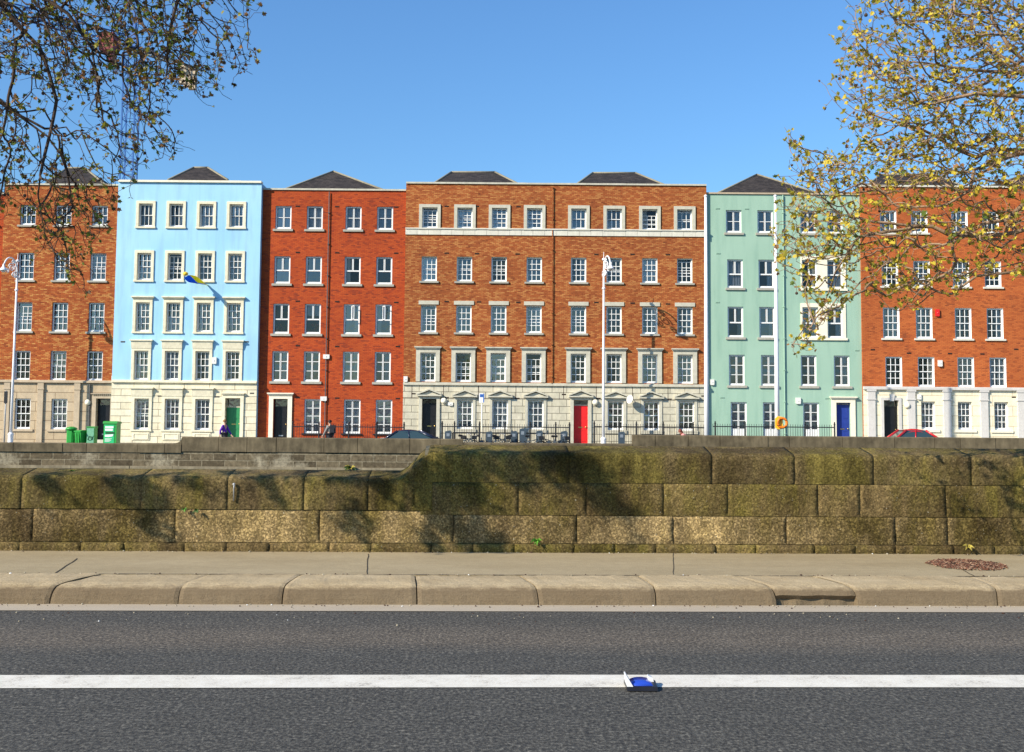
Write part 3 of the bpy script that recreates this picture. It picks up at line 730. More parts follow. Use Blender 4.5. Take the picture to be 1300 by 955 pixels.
# ------------------------------------------------------------------ the ground, the river and the roads
YAW = R(2.0)
def near(name, mb, mats, smooth=False, parent=None):
    """things laid out along the near quay (u along it, v across it)"""
    o = obj(name, mb, mats, parent, None, smooth)
    if parent is None: o.rotation_euler = (0, 0, YAW)
    return o
def S(o): o['kind'] = 'structure'; return o
def ground_mat(name, a, b, scale=.5):
    t = NT(name); c = t.coord(); n = t.noise(c, scale, 6); t.pbr(t.ramp(n, [(.3, a), (.7, b)]), .9, t.bump(t.noise(c, 60, 3), .3, .01)); return t.m
def asphalt_mat():
    t = NT('worn asphalt'); c = t.coord(); sp = t.n('ShaderNodeSeparateXYZ'); t.l(c, sp.inputs[0])
    f = t.noise(c, 34, 4, .8); g = t.noise(c, 60, 3, .7, (1, .5, 1), 5); m = t.noise(c, .9, 5, .6, (.35, 1.2, 1)); m2 = t.noise(c, 7, 5, .65, (.5, 1, 1), 3)
    col = t.ramp(t.math('ADD', t.math('MULTIPLY', f, .6), t.math('MULTIPLY', g, .4)), [(.36, (.018, .017, .015)), (.49, (.060, .057, .050)), (.58, (.130, .122, .102)), (.70, (.30, .28, .235))])
    # polished wheel paths run along the lane, the strip between them carries pale dust
    wav = t.math('ADD', sp.outputs[1], t.math('MULTIPLY', t.math('SUBTRACT', m, .5), .5))
    band = t.ramp(t.math('DIVIDE', t.math('SUBTRACT', wav, 5.0), 5.0), [(.30, .0), (.44, .05), (.51, .0), (.60, .85), (.66, .75), (.78, .08), (.92, 0.15)])
    col = t.mix(t.math('MULTIPLY', band, .75), col, t.mix(1, col, (1.9, 1.65, 1.45), 'MULTIPLY'))
    col = t.mix(1, col, t.ramp(m2, [(.25, .82), (.75, 1.15)]), 'MULTIPLY')
    v = t.n('ShaderNodeTexVoronoi'); t.l(c, v.inputs['Vector']); v.inputs['Scale'].default_value = 110
    t.pbr(col, t.ramp(f, [(.3, .62), (.7, .85)]), t.bump(t.math('ADD', v.outputs['Distance'], f), .3, .006), 0, .15); return t.m
def pave_mat():
    t = NT('dusty footpath'); c = t.coord()
    f = t.noise(c, 90, 4, .6); m = t.noise(c, 1.3, 6, .6, (.5, 1.5, 1)); m2 = t.noise(c, 9, 5, .7, None, 4); d = t.noise(c, 260, 2)
    col = t.ramp(m, [(.3, (.31, .245, .145)), (.7, (.39, .315, .195))])
    col = t.mix(1, col, t.ramp(f, [(.3, .72), (.7, 1.18)]), 'MULTIPLY'); col = t.mix(1, col, t.ramp(m2, [(.3, .90), (.7, 1.06)]), 'MULTIPLY')
    col = t.mix(t.ramp(d, [(.70, 0.0), (.76, .6)]), col, (.12, .10, .08))
    t.pbr(col, .92, t.bump(f, .4, .006), 0, .2); return t.m
def kerb_mat():
    t = NT('worn granite kerb'); c = t.coord()
    f = t.noise(c, 70, 5, .7); m = t.noise(c, 2.2, 6, .65, (.6, 1.5, 2)); st = t.noise(c, 14, 5, .7, (.6, 1, 2.5), 3)
    col = t.ramp(m, [(.28, (.37, .28, .16)), (.72, (.53, .42, .26))])
    col = t.mix(1, col, t.ramp(f, [(.32, .62), (.68, 1.2)]), 'MULTIPLY')
    g = t.n('ShaderNodeNewGeometry'); sp = t.n('ShaderNodeSeparateXYZ'); t.l(c, sp.inputs[0])
    # tyre-rubbed, road-dirtied foot of the stones
    low = t.ramp(t.math('ADD', sp.outputs[2], t.math('MULTIPLY', st, .07)), [(.03, .75), (.16, .85), (.20, 0.0)])
    col = t.mix(low, col, (.115, .080, .048))
    t.pbr(col, .9, t.bump(t.math('ADD', f, st), .5, .012), 0, .2); return t.m
def gutter_mat():
    t = NT('pale dusty gutter'); c = t.coord(); f = t.noise(c, 110, 3); m = t.noise(c, 4, 5, .6, (.3, 1, 1))
    col = t.mix(t.ramp(m, [(.3, 0.0), (.75, .35)]), (.43, .365, .275), (.27, .22, .165)); col = t.mix(1, col, t.ramp(f, [(.3, .85), (.7, 1.08)]), 'MULTIPLY')
    t.pbr(col, .9, t.bump(f, .3, .004)); return t.m
def paint_mat():
    t = NT('worn road paint'); c = t.coord(); f = t.noise(c, 75, 5, .7); m = t.noise(c, 6, 5, .7)
    k = t.math('ADD', t.math('MULTIPLY', f, .5), t.math('MULTIPLY', m, .5))
    col = t.ramp(k, [(.36, (.22, .20, .17)), (.44, (.60, .56, .48)), (.60, (.72, .685, .60))])
    t.pbr(col, .75, t.bump(f, .3, .003), 0, .25); return t.m
def water_mat():
    t = NT('river water'); c = t.coord(); n = t.noise(c, 1.6, 4, .6, (1, 1.6, 1))
    p = t.pbr((.018, .030, .022), .08, t.bump(n, .4, .12), 0, .5); return t.m
M['ground'] = ground_mat('city ground', (.16, .15, .13), (.22, .20, .18)); M['asphalt'] = asphalt_mat(); M['pave'] = pave_mat(); M['kerb'] = kerb_mat(); M['gutter'] = gutter_mat()
M['paint'] = paint_mat(); M['water'] = water_mat(); M['far_asphalt'] = ground_mat('far asphalt', (.06, .06, .06), (.09, .09, .09)); M['far_pave'] = ground_mat('far footpath', (.26, .25, .23), (.34, .32, .29))
M['crack'] = plain('dark open joint', (.065, .048, .032), .95)
def sheet(mb, x0, x1, y0, y1, z, nx=1, mi=0): return mb.quad((x0, y0, z), (x1, y0, z), (x1, y1, z), (x0, y1, z), mi)

WV = 11.9      # face of the near wall
m_ = MB(); sheet(m_, -3000, 3000, -3000, WV + .6, -.02); sheet(m_, -3000, 3000, WV + .6, WV + .6, -.02); S(obj('ground', m_, 'ground'))
m_ = MB(); sheet(m_, -3000, 3000, 54.6, 3500, -.52); S(obj('far_ground', m_, 'ground'))
m_ = MB(); sheet(m_, -3000, 3000, 5, 60, -4.2); S(obj('river', m_, 'water'))
m_ = MB(); sheet(m_, -70, 70, -3.0, 9.26, 0); S(near('road', m_, 'asphalt'))
m_ = MB(); sheet(m_, -70, 70, 9.24, 9.56, .004); S(near('gutter', m_, 'gutter'))
m_ = MB()
for i in range(90):
    a = -70 + i * 140 / 90; b = a + 140 / 90
    m_.quad((a, 6.66 + .010 * math.sin(i), .004), (b, 6.66 + .010 * math.sin(i + 1), .004), (b, 6.985 + .005 * math.sin(i * 1.7 + 2), .004), (a, 6.985 + .005 * math.sin(i * 1.7), .004))
S(near('road_marking', m_, 'paint'))
m_ = MB(); m_.box(-70, 70, 10.17, 12.6, -.2, .165); S(near('pavement', m_, 'pave'))
m_ = MB()   # the open seams of the footpath
rs = random.Random(4)
def seam(px, pts, w_=.006, z=.169):
    p = [((px + dx - 650) * v / F, v) for dx, v in pts]; q = []
    for i in range(len(p) - 1):
        for k in range(8): f_ = k / 8; q.append((p[i][0] + (p[i + 1][0] - p[i][0]) * f_ + rs.uniform(-.006, .006), p[i][1] + (p[i + 1][1] - p[i][1]) * f_))
    q.append(p[-1])
    for i in range(len(q) - 1): m_.quad((q[i][0] - w_, q[i][1], z), (q[i][0] + w_, q[i][1], z), (q[i + 1][0] + w_, q[i + 1][1], z), (q[i + 1][0] - w_, q[i + 1][1], z))
seam(140, [(-4, 10.2), (22, 11.25)]); seam(520, [(0, 10.2), (1, 11.7)], .004); seam(1290, [(0, 10.2), (-14, 10.6)]); seam(905, [(0, 10.2), (0, 11.85)], .003)
n = 240
for i in range(n):
    a = -12 + 24 * i / n; q = .006 + .008 * abs(math.sin(i * 1.3) * math.sin(i * .37)); m_.quad((a, 10.178 - q, z_ := .1695), (a + .1, 10.178 - q, z_), (a + .1, 10.178 + q, z_), (a, 10.178 + q, z_))
S(near('pavement_seam', m_, 'crack'))
# the kerb: big rounded stones with slanting, opened joints
def kerb():
    mb = MB(); joints = [-900, -730, -560, -420, -290, -150, -20, 130, 287, 415, 583, 735, 883, 1037, 1140, 1320, 1480, 1640, 1800, 1960, 2120, 2280]
    slant = {130: .22, 735: -.13, 583: -.05, 883: -.06, 1037: -.22, 1140: -.2, 287: .1, 415: .06}
    js = [((j - 650) * 9.55 / F, slant.get(j, .03)) for j in joints]
    prof = [(10.172, .0), (10.172, .168), (10.05, .172), (9.85, .172), (9.70, .169), (9.635, .162), (9.595, .148), (9.572, .122), (9.56, .09), (9.552, .05), (9.545, -.02)]
    rr = random.Random(9)
    for q in range(len(js) - 1):
        (a, sa), (b, sb) = js[q], js[q + 1]; n = max(6, int((b - a) / .035)); dz = rr.uniform(-.006, .006); gap = .004 if q % 3 else .007
        broken = joints[q] == 1037; o = len(mb.v)
        for i in range(n + 1):
            f_ = i / n
            for (v, z) in prof:
                back = (v - 9.55) / .62
                u = (a + gap + sa * back ** .7 if back > 0 else a + gap) * (1 - f_) + (b - gap + sb * max(back, 0) ** .7) * f_
                e = min(f_, 1 - f_) * (b - a); rnd = max(0, .012 - e) * .5
                nz = noise.noise(Vector((u * 5, v * 6, z * 8 + q))) * .009 + noise.noise(Vector((u * 18, v * 18, z * 20))) * .004
                vv, zz = v + nz * (.9 if z < .15 else .2) + (rnd if v < 9.6 else 0), z + (dz - rnd + nz * .8 if z > 0 else 0)
                if broken and z < .09 and v < 9.6: vv += .05 + .03 * noise.noise(Vector((u * 9, 0, 0))); 
                mb.v.append((u, vv, zz))
        k = len(prof)
        for i in range(n):
            for j in range(k - 1): mb.f.append((o + i * k + j, o + i * k + j + 1, o + (i + 1) * k + j + 1, o + (i + 1) * k + j)); mb.m.append(0)
        mb.f.append(tuple(o + j for j in reversed(range(k)))); mb.m.append(0); mb.f.append(tuple(o + n * k + j for j in range(k))); mb.m.append(0)
    mb.box(js[0][0], js[-1][0], 9.66, 10.16, -.1, .13, 1)
    return mb
S(near('kerb', kerb(), ['kerb', 'crack']))

# ------------------------------------------------------------------ the mossy wall on this side
def moss_mat(name, moss, bare, seed, lit=.5, pit=1.3):
    t = NT(name); c = t.coord(); sp = t.n('ShaderNodeSeparateXYZ'); t.l(c, sp.inputs[0])
    big = t.noise(c, .55, 5, .6, None, seed); med = t.noise(c, 3.2, 6, .7, (1, 1, .55), seed + 3); st = t.noise(c, 5.5, 5, .65, (1, 1, .16), seed + 5)
    fine = t.noise(c, 52, 5, .8, None, 2); spk = t.noise(c, 48, 3, .6, None, 8)
    v = t.n('ShaderNodeTexVoronoi'); t.l(c, v.inputs['Vector']); v.inputs['Scale'].default_value = 26; v.feature = 'F1'
    stone = t.ramp(t.math('ADD', t.math('MULTIPLY', med, .5), t.math('MULTIPLY', fine, .5)), [(.36, tuple(x * .30 for x in bare)), (.5, bare), (.62, tuple(min(1, x * 2.0) for x in bare))])
    ms = t.ramp(t.math('ADD', t.math('MULTIPLY', st, .5), t.math('MULTIPLY', fine, .5)), [(.38, tuple(x * .35 for x in moss)), (.5, moss), (.63, tuple(x * 2.1 for x in moss))])
    fac = t.ramp(t.math('ADD', t.math('MULTIPLY', big, .5), t.math('ADD', t.math('MULTIPLY', med, .25), t.math('MULTIPLY', st, .25))), [(lit - .07, 0.0), (lit + .06, 1.0)])
    col = t.mix(fac, stone, ms)
    vc = t.n('ShaderNodeTexVoronoi'); t.l(c, vc.inputs['Vector']); vc.inputs['Scale'].default_value = 66
    sx_ = t.n('ShaderNodeSeparateXYZ'); t.l(vc.outputs['Color'], sx_.inputs[0]); col = t.mix(1, col, t.ramp(sx_.outputs[0], [(.0, .62), (.6, 1.0), (1.0, pit)]), 'MULTIPLY')
    dk = t.noise(c, 1.4, 5, .6, (.8, 1, .5), seed + 11)
    col = t.mix(1, col, t.ramp(dk, [(.32, (.42, .40, .40)), (.5, (.90, .90, .90)), (.68, (1.28, 1.26, 1.22))]), 'MULTIPLY')
    col = t.mix(t.ramp(spk, [(.695, 0.0), (.735, .8)]), col, (.50, .47, .38))
    h = t.math('ADD', t.math('MULTIPLY', fine, 1.0), t.math('MULTIPLY', v.outputs['Distance'], .7))
    t.pbr(col, .95, t.bump(h, .6, .016), 0, .1); return t.m
M['moss_cope'] = moss_mat('mossy granite', (.104, .082, .022), (.180, .130, .062), 1, .475)
M['moss_mid'] = moss_mat('brown weathered granite', (.095, .075, .019), (.185, .130, .056), 21, .50, 1.5)
M['moss_low'] = moss_mat('bare pitted granite', (.085, .062, .020), (.245, .175, .082), 33, .52, 1.9)
M['mortar'] = plain('crumbling mortar', (.125, .105, .062), .95, 0, .7, 2)
M['mortar_pale'] = plain('pale lime mortar', (.36, .31, .22), .95, 0, .4, 9)
def stone_face(mb, a, b, prof, seed, joint=.0014, rough=.004, cell=.045, mi=0):
    """one stone: prof is the (v, z) outline from the foot of the face over the top to the back"""
    n = max(4, int((b - a) / cell)); o = len(mb.v)
    pts = []
    for (v0, z0), (v1, z1) in zip(prof, prof[1:]):
        L_ = math.hypot(v1 - v0, z1 - z0); kk = max(1, int(L_ / cell))
        pts += [(v0 + (v1 - v0) * i / kk, z0 + (z1 - z0) * i / kk) for i in range(kk)]
    pts.append(prof[-1]); k = len(pts); zt, zb = max(z for v, z in pts), pts[0][1]
    for i in range(n + 1):
        u = a + joint + (b - a - 2 * joint) * i / n; e = min(i, n - i) * cell
        for j, (v, z) in enumerate(pts):
            ee = min(e, abs(z - zb) if j else 0)
            rnd = max(0, .008 - ee) * (.2 + .9 * max(0, noise.noise(Vector((u * 6, z * 6, seed * 2)))))
            nz = noise.noise(Vector((u * 3, z * 3 + seed, seed * 3.7))) * rough + noise.noise(Vector((u * 11, z * 11, seed))) * rough * .9 + noise.noise(Vector((u * 26, z * 26, seed))) * rough * .5
            fr = 1 if j < k - 2 else .2
            mb.v.append((u, v - nz * fr + rnd * fr, z + (nz * .25 if z > zt - .1 and j else 0) + (joint * .5 if j == 0 else 0)))
    for i in range(n):
        for j in range(k - 1): mb.f.append((o + i * k + j, o + (i + 1) * k + j, o + (i + 1) * k + j + 1, o + i * k + j + 1)); mb.m.append(mi)
    mb.f.append(tuple(o + j for j in range(k))); mb.m.append(mi); mb.f.append(tuple(o + n * k + j for j in reversed(range(k)))); mb.m.append(mi)
U = lambda px: (px - 650) * WV / F
zz = lambda py, v=WV: P(650, py, v).z
Z0 = .165; ZP = zz(690.5); Z1 = zz(654.5); Z2 = zz(613); Z3 = zz(578); ZB = zz(565.5, 12.3); ZL1 = zz(649); ZL3 = zz(611); ZLB = zz(598.5, 12.3)
wall = thing('granite_parapet_wall', 'low mossy granite parapet wall along the near footpath, stepping up to the right', 'wall'); wall.rotation_euler = (0, 0, YAW)
def near_part(name, mb, mats, smooth=True): return obj(name, mb, mats, wall, None, smooth)
c = MB(); low = [-520, -350, -190, -60, 91, 238, 345, 440, 520, 578]
for i, (a, b) in enumerate(zip(low, low[1:])):
    a_, b_ = U(a), U(b)
    stone_face(c, a_, b_, [(WV, ZL1 + .002), (WV, ZL3), (WV + .04, ZL3 + .03), (WV + .40, ZLB), (WV + .45, ZLB), (WV + .45, 0)], i + 2)
# the ramped stone where the wall steps up
hi = [600, 773, 955, 1061, 1163, 1290, 1430, 1570, 1720, 1880]
def ramp_stone(mb, a, b, seed):
    n = 14; cell = (b - a) / n; o = None
    for i in range(n):
        f_ = (i + .5) / n; s_ = f_ * f_ * (3 - 2 * f_); zt_ = ZL3 + (Z3 - ZL3) * s_; zb_ = ZLB + (ZB - ZLB) * s_
        f2 = (i + 1) / n; s2 = f2 * f2 * (3 - 2 * f2); f1 = i / n; s1 = f1 * f1 * (3 - 2 * f1)
        for (s0, s3, u0, u1) in ((s1, s2, a + cell * i, a + cell * (i + 1)),):
            A = [(WV, ZL1), (WV, ZL3 + (Z3 - ZL3) * s0), (WV + .04, ZL3 + (Z3 - ZL3) * s0 + .03), (WV + .40, ZLB + (ZB - ZLB) * s0), (WV + .45, 0)]
            B = [(WV, ZL1), (WV, ZL3 + (Z3 - ZL3) * s3), (WV + .04, ZL3 + (Z3 - ZL3) * s3 + .03), (WV + .40, ZLB + (ZB - ZLB) * s3), (WV + .45, 0)]
            for j in range(4): mb.quad((u0, A[j][0], A[j][1]), (u1, B[j][0], B[j][1]), (u1, B[j + 1][0], B[j + 1][1]), (u0, A[j + 1][0], A[j + 1][1]))
ramp_stone(c, U(555), U(600), 3)
for i, (a, b) in enumerate(zip(hi, hi[1:])):
    stone_face(c, U(a), U(b), [(WV, Z2 + .002), (WV, Z3), (WV + .04, Z3 + .03), (WV + .40, ZB), (WV + .45, ZB), (WV + .45, 0)], i + 31)
near_part('coping', c, 'moss_cope')
c = MB()
mid = [585, 709, 795, 893, 975, 1091, 1145, 1256, 1380, 1500, 1640, 1880]
for i, (a, b) in enumerate(zip(mid, mid[1:])): stone_face(c, U(a), U(b), [(WV + .006, Z1 + .002), (WV + .006, Z2 - .003), (WV + .06, Z2)], i + 60)
near_part('middle_course', c, 'moss_mid')
c = MB(); lowc = [-520, -380, -240, -80, 106, 281, 460, 627, 783, 905, 1050, 1190, 1258, 1400, 1560, 1700, 1880]
for i, (a, b) in enumerate(zip(lowc, lowc[1:])):
    zt_ = ZL1 if a < 600 else Z1
    stone_face(c, U(a), U(b), [(WV + .012, ZP + .002), (WV + .012, zt_ - .004), (WV + .06, zt_ - .001)], i + 90, .0030, .012)
near_part('lower_course', c, 'moss_low')
c = MB(); pl = list(range(-520, 1900, 61))
for i, (a, b) in enumerate(zip(pl, pl[1:])): stone_face(c, U(a + (i * 37 % 23)), U(b + ((i + 1) * 37 % 23)), [(WV - .02 - .004 * (i % 3), Z0 - .02), (WV - .02 - .004 * (i % 3), ZP - .01), (WV + .03, ZP)], i + 130, .0022, .008)
near_part('plinth', c, 'moss_mid')
c = MB()
for a_, b_, zf, zb_ in ((-520, 590, ZL3, ZLB), (590, 1880, Z3, ZB)):
    c.prism_x([(WV + .05, -4.4), (WV + .05, Z1 if zf == Z3 else ZL1), (WV + .024, (Z1 if zf == Z3 else ZL1) + .01), (WV + .018, zf), (WV + .05, zf + .018), (WV + .40, zb_ - .012), (WV + .44, zb_ - .012), (WV + .44, -4.4)], U(a_), U(b_))
near_part('mortar_core', c, 'mortar', False)
c = MB(); p0 = U(353)   # rusty iron cramp on the coping
c.tube([(p0, WV - .02, zz(638)), (p0, WV - .03, zz(622)), (p0 + .005, WV - .03, zz(617))], .008, 6); c.lathe([(.016, 0), (.016, .012)], (p0, WV - .018, zz(617)), 8, 0, (0, -1, 0)); near_part('iron_cramp', c, 'greymetal')

# ------------------------------------------------------------------ the far quay wall
YW = 54.2
def far_masonry():
    t = NT('far river masonry'); v, c, sp = t.xz(False); b = t.n('ShaderNodeTexBrick'); t.l(v, b.inputs['Vector']); b.inputs['Scale'].default_value = 1
    mp = t.n('ShaderNodeMapping'); t.l(v, mp.inputs[0]); mp.inputs['Location'].default_value = (0, .09, 0); t.l(mp.outputs[0], b.inputs['Vector'])
    b.inputs['Brick Width'].default_value = 1.12; b.inputs['Row Height'].default_value = .335; b.inputs['Mortar Size'].default_value = .020; b.inputs['Mortar Smooth'].default_value = .3
    b.inputs['Color1'].default_value = (.075, .058, .036, 1); b.inputs['Color2'].default_value = (.17, .135, .085, 1); b.inputs['Mortar'].default_value = (.24, .205, .14, 1)
    n = t.noise(c, .5, 5, .7); n2 = t.noise(c, 5, 5, .7)
    col = t.mix(t.ramp(n, [(.52, 0.0), (.62, .65)]), b.outputs['Color'], (.36, .315, .225)); col = t.mix(1, col, t.ramp(n2, [(.30, .45), (.70, 1.45)]), 'MULTIPLY')
    t.pbr(col, .9, t.bump(t.math('ADD', t.math('SUBTRACT', 1.0, b.outputs['Fac']), n2), .6, .03), 0, .15); return t.m
M['far_masonry'] = far_masonry(); M['far_cope'] = stone_mat('far coping granite', (.155, .122, .074), .55, 1.0); M['ledge'] = stone_mat('pale ledge stone', (.27, .225, .15), .35, 1.5)
qw = thing('river_quay_wall', 'brown granite quay wall across the river with a stepped coping', 'quay wall', (0, YW, -4.2))
segs = [(-700, 231, 563.0, 180), (231, 588, 555.8, 400), (588, 803, 562.5, 700), (803, 2000, 553.6, 1000)]
c = MB(); b_ = MB(); rr = random.Random(8)
for a, b, y, xr in segs:
    X0, X1 = P(a, 560, YW).x, P(b, 560, YW).x; zt_ = P(xr, y, YW).z; x = X0
    zm = P(xr, 574.5, YW).z if xr != 1000 else P(xr, 568.5, YW).z
    while x < X1 - .01:
        L_ = rr.uniform(1.0, 2.6); x2 = min(x + L_, X1)
        if X1 - x2 < .6: x2 = X1
        d = rr.uniform(-.02, .02); n_ = 5
        c.prism_x([(YW - .06 + d, zm), (YW - .06 + d, zt_ - .05), (YW - .02 + d, zt_ - rr.uniform(0, .02)), (YW + .5, zt_ - .01), (YW + .5, zm)], x + .012, x2 - .012); x = x2
    b_.box(X0, X1, YW, YW + .45, -5.2, zm - .001)
# rounded end stone at the step
p = P(231, 556, YW); k = [(P(221, 560, YW).x, P(231, 563, YW).z - .1)] + [(P(221, 560, YW).x + (p.x - P(221, 560, YW).x) * math.sin(i * .26), P(231, 563, YW).z + (p.z - P(231, 563, YW).z) * (1 - math.cos(i * .26))) for i in range(7)] + [(p.x, P(231, 563, YW).z - .1)]
c.prism(k, YW - .058, YW + .49)
obj('coping', c, 'far_cope', qw); obj('masonry', b_, 'far_masonry', qw)
c = MB(); X0, X1 = P(-700, 560, YW).x, P(2000, 560, YW).x; x = X0; zl0, zl1 = P(300, 597.5, YW).z, P(300, 592.6, YW).z
while x < X1:
    L_ = rr.uniform(1.6, 3); c.box(x + .01, min(x + L_, X1) - .01, YW - .10 + rr.uniform(-.02, .02), YW - .001, zl0, zl1); x += L_
obj('ledge', c, 'ledge', qw)
m_ = MB(); sheet(m_, -90, 90, 55.0, 60.2, -.512); S(obj('far_road', m_, 'far_asphalt'))
m_ = MB(); m_.box(-90, 90, 60.5, 66.4, -.6, ZG); S(obj('far_pavement', m_, 'far_pave'))
m_ = MB(); m_.box(-90, 90, 60.34, 60.498, -.6, ZG + .004); S(obj('far_kerb', m_, 'lime'))
# ------------------------------------------------------------------ street things on the far quay
def railing(name, label, pa, pb, posts, ytop=541.5, Y=64.6, z0=None):
    a, b = P(pa, 541, Y).x, P(pb, 541, Y).x; zt = P((pa + pb) / 2, ytop, Y).z; zb = ZG
    t = thing(name, label, 'railing', ((a + b) / 2, Y, ZG), 'black railings in front of the houses')
    k = MB(); k.box(a, b, Y - .02, Y + .02, zt - .06, zt); k.box(a, b, Y - .018, Y + .018, zb + .12, zb + .16); obj('rail', k, 'iron', t)
    k = MB(); n = max(2, int((b - a) / .14))
    for i in range(n + 1):
        x = a + (b - a) * i / n; k.tube([(x, Y, zb), (x, Y, zt + .07)], .014, 4); k.lathe([(.010, 0), (.02, .025), (.002, .07)], (x, Y, zt + .07), 4)
    obj('baluster_bars', k, 'iron', t)
    for p in posts:
        x = P(p, 541, Y).x; k = MB(); k.tube([(x, Y, zb), (x, Y, zt + .12)], .048, 8); k.lathe([(.06, 0), (.065, .03), (.03, .06), (.05, .09), (.045, .13), (.005, .18)], (x, Y, zt + .12), 8); obj('post', k, 'iron', t, (x, Y, zb))
    return t
railing('iron_railing', 'black iron railing before the red brick house, from its door to the dark car', 371, 513, [371.5, 405, 443, 478, 513])
railing('iron_railing', 'black iron railing before the centre terrace, between the black door and the red door', 562, 724, [561.5, 577, 609, 641, 673, 705.5, 723])
railing('iron_railing', 'black iron railing right of the red door, before the last windows of the centre terrace', 755, 899, [754.5, 786, 808, 842, 880])
railing('iron_railing', 'black iron railing before the green house, ending at the blue door', 905, 1059, [908, 946, 984.5, 1022, 1059.5])

# --- lamp posts with scrolled brackets
def lamp_post(label, px, pyt, Y, ax, ay, s=1.0):
    b = P(px, 545, Y); zt = P(px, pyt, Y).z; x = b.x
    t = thing('street_lamp', label, 'street lamp', (x, Y, ZG), 'white scrolled street lamps on the far quay')
    k = MB(); k.tube([(x, Y, ZG + .9), (x, Y, ZG + 4), (x, Y, zt - 1.4)], [.085, .07, .055], 12); k.tube([(x, Y, zt - 1.4), (x, Y, zt)], [.04, .012], 8)
    obj('pole', k, 'polewhite', t, None, True)
    k = MB(); k.lathe([(.19, 0), (.19, .12), (.15, .16), (.15, .75), (.17, .8), (.11, .9)], (x, Y, ZG), 12)
    for z in (zt - 1.42, zt - 2.2, zt - .5): k.lathe([(.07, 0), (.10, .04), (.10, .10), (.06, .14)], (x, Y, z), 10)
    obj('base', k, 'polewhite', t, None, True)
    d = Vector((ax, ay, 0)).normalized(); L_ = math.hypot(ax, ay); k = MB(); o = Vector((x, Y, zt - 1.35)); up = Vector((0, 0, 1))
    def cv(pts, r): k.tube([o + d * a_ + up * b_ for a_, b_ in pts], r, 6)
    arc = [(L_ * (.5 - .5 * math.cos(q)) , .25 + .78 * math.sin(q) * 1.0) for q in [i * math.pi / 16 for i in range(15)]]
    cv([(0, .1)] + arc, .045)
    for (c0, c1, r0, tr) in ((.42, .48, .26, 1), (.25, .12, .17, -1), (.70, .25, .15, 1), (.30, .80, .12, 1)):
        cv([(c0 * L_ + r0 * (1 - i / 30) * math.cos(i * .45 * tr), c1 + r0 * (1 - i / 30) * math.sin(i * .45 * tr)) for i in range(24)], .026)
    for q in (-.3, .0, .3): cv([(.06, .1 + q * .4), (.22, .2 + q), (.12, .35 + q)], .03)
    cv([(-.03, -.15), (-.22, .0), (-.2, .2), (-.05, .25)], .024); obj('scroll_bracket', k, 'polewhite', t, None, True)
    e = o + d * L_ * .99 + up * .32; k = MB(); k.lathe([(.02, .30), (.05, .24), (.07, .12), (.13, .06), (.20, -.06), (.22, -.10), (.19, -.10)], tuple(e), 16); obj('lamp_shade', k, 'polewhite', t, None, True)
    k = MB(); k.lathe([(.0, -.22), (.10, -.19), (.13, -.13), (.16, -.1)], tuple(e), 14); obj('lamp_glass', k, 'offwhite', t, None, True); return t
lamp_post('white scrolled street lamp in front of the orange brick house at the left edge', 14, 322, 63.5, -.30, -1.1)
lamp_post('white scrolled street lamp right of the red door', 766, 320, 63.5, .30, -1.05)
def flagpole(label, px, pyt, Y):
    x = P(px, 400, Y).x; zt = P(px, pyt, Y).z; t = thing('flagpole', label, 'pole', (x, Y, -.51), 'tall plain white poles on the far quay')
    k = MB(); k.tube([(x, Y, -.5), (x, Y, 4), (x, Y, zt - .1)], [.135, .115, .065], 14); obj('shaft', k, 'polewhite', t, None, True)
    k = MB(); k.lathe([(.24, 0), (.24, .05), (.16, .08), (.15, .5), (.13, .52)], (x, Y, -.51), 14); obj('base', k, 'polewhite', t, None, True)
    k = MB(); k.lathe([(.065, 0), (.09, .03), (.08, .1), (.0, .14)], (x, Y, zt - .1), 10); obj('cap', k, 'polewhite', t, None, True)
flagpole('tall plain white pole at the seam between centre terrace and green house', 896.5, 248, 56.6)
flagpole('tall plain white pole before the green house with the life ring at its foot', 985.5, 248, 56.6)
# --- life ring
M['orange'] = plain('life ring orange', (.80, .20, .015), .45, 0, .1); M['yellow'] = plain('yellow plastic', (.85, .52, .03), .45, 0, .08)
p = P(993, 537, 56.3); t = thing('life_ring', 'orange life ring on a yellow holder at the foot of the white pole', 'life ring', (p.x, 56.3, p.z))
k = MB(); k.ring((p.x, 56.28, p.z), .235, .065, 'Y', 24, 8); obj('ring', k, 'orange', t, None, True)
k = MB()
for i in range(4):
    a = i * math.pi / 2 + .6; q = Vector((p.x + .235 * math.cos(a), 56.28, p.z + .235 * math.sin(a))); k.ring(q, .072, .014, 'Y' if False else ('X' if i % 2 else 'Z'), 10, 4)
obj('grab_band', k, 'black', t, None, True)
k = MB(); k.prism([(p.x - .34, p.z - .25), (p.x - .2, p.z - .33), (p.x + .05, p.z - .30), (p.x + .05, p.z + .30), (p.x - .2, p.z + .34), (p.x - .34, p.z + .22)], 56.37, 56.41); k.box(p.x - .24, p.x - .16, 56.38, 56.56, p.z - .1, p.z + .1); obj('holder', k, 'yellow', t)
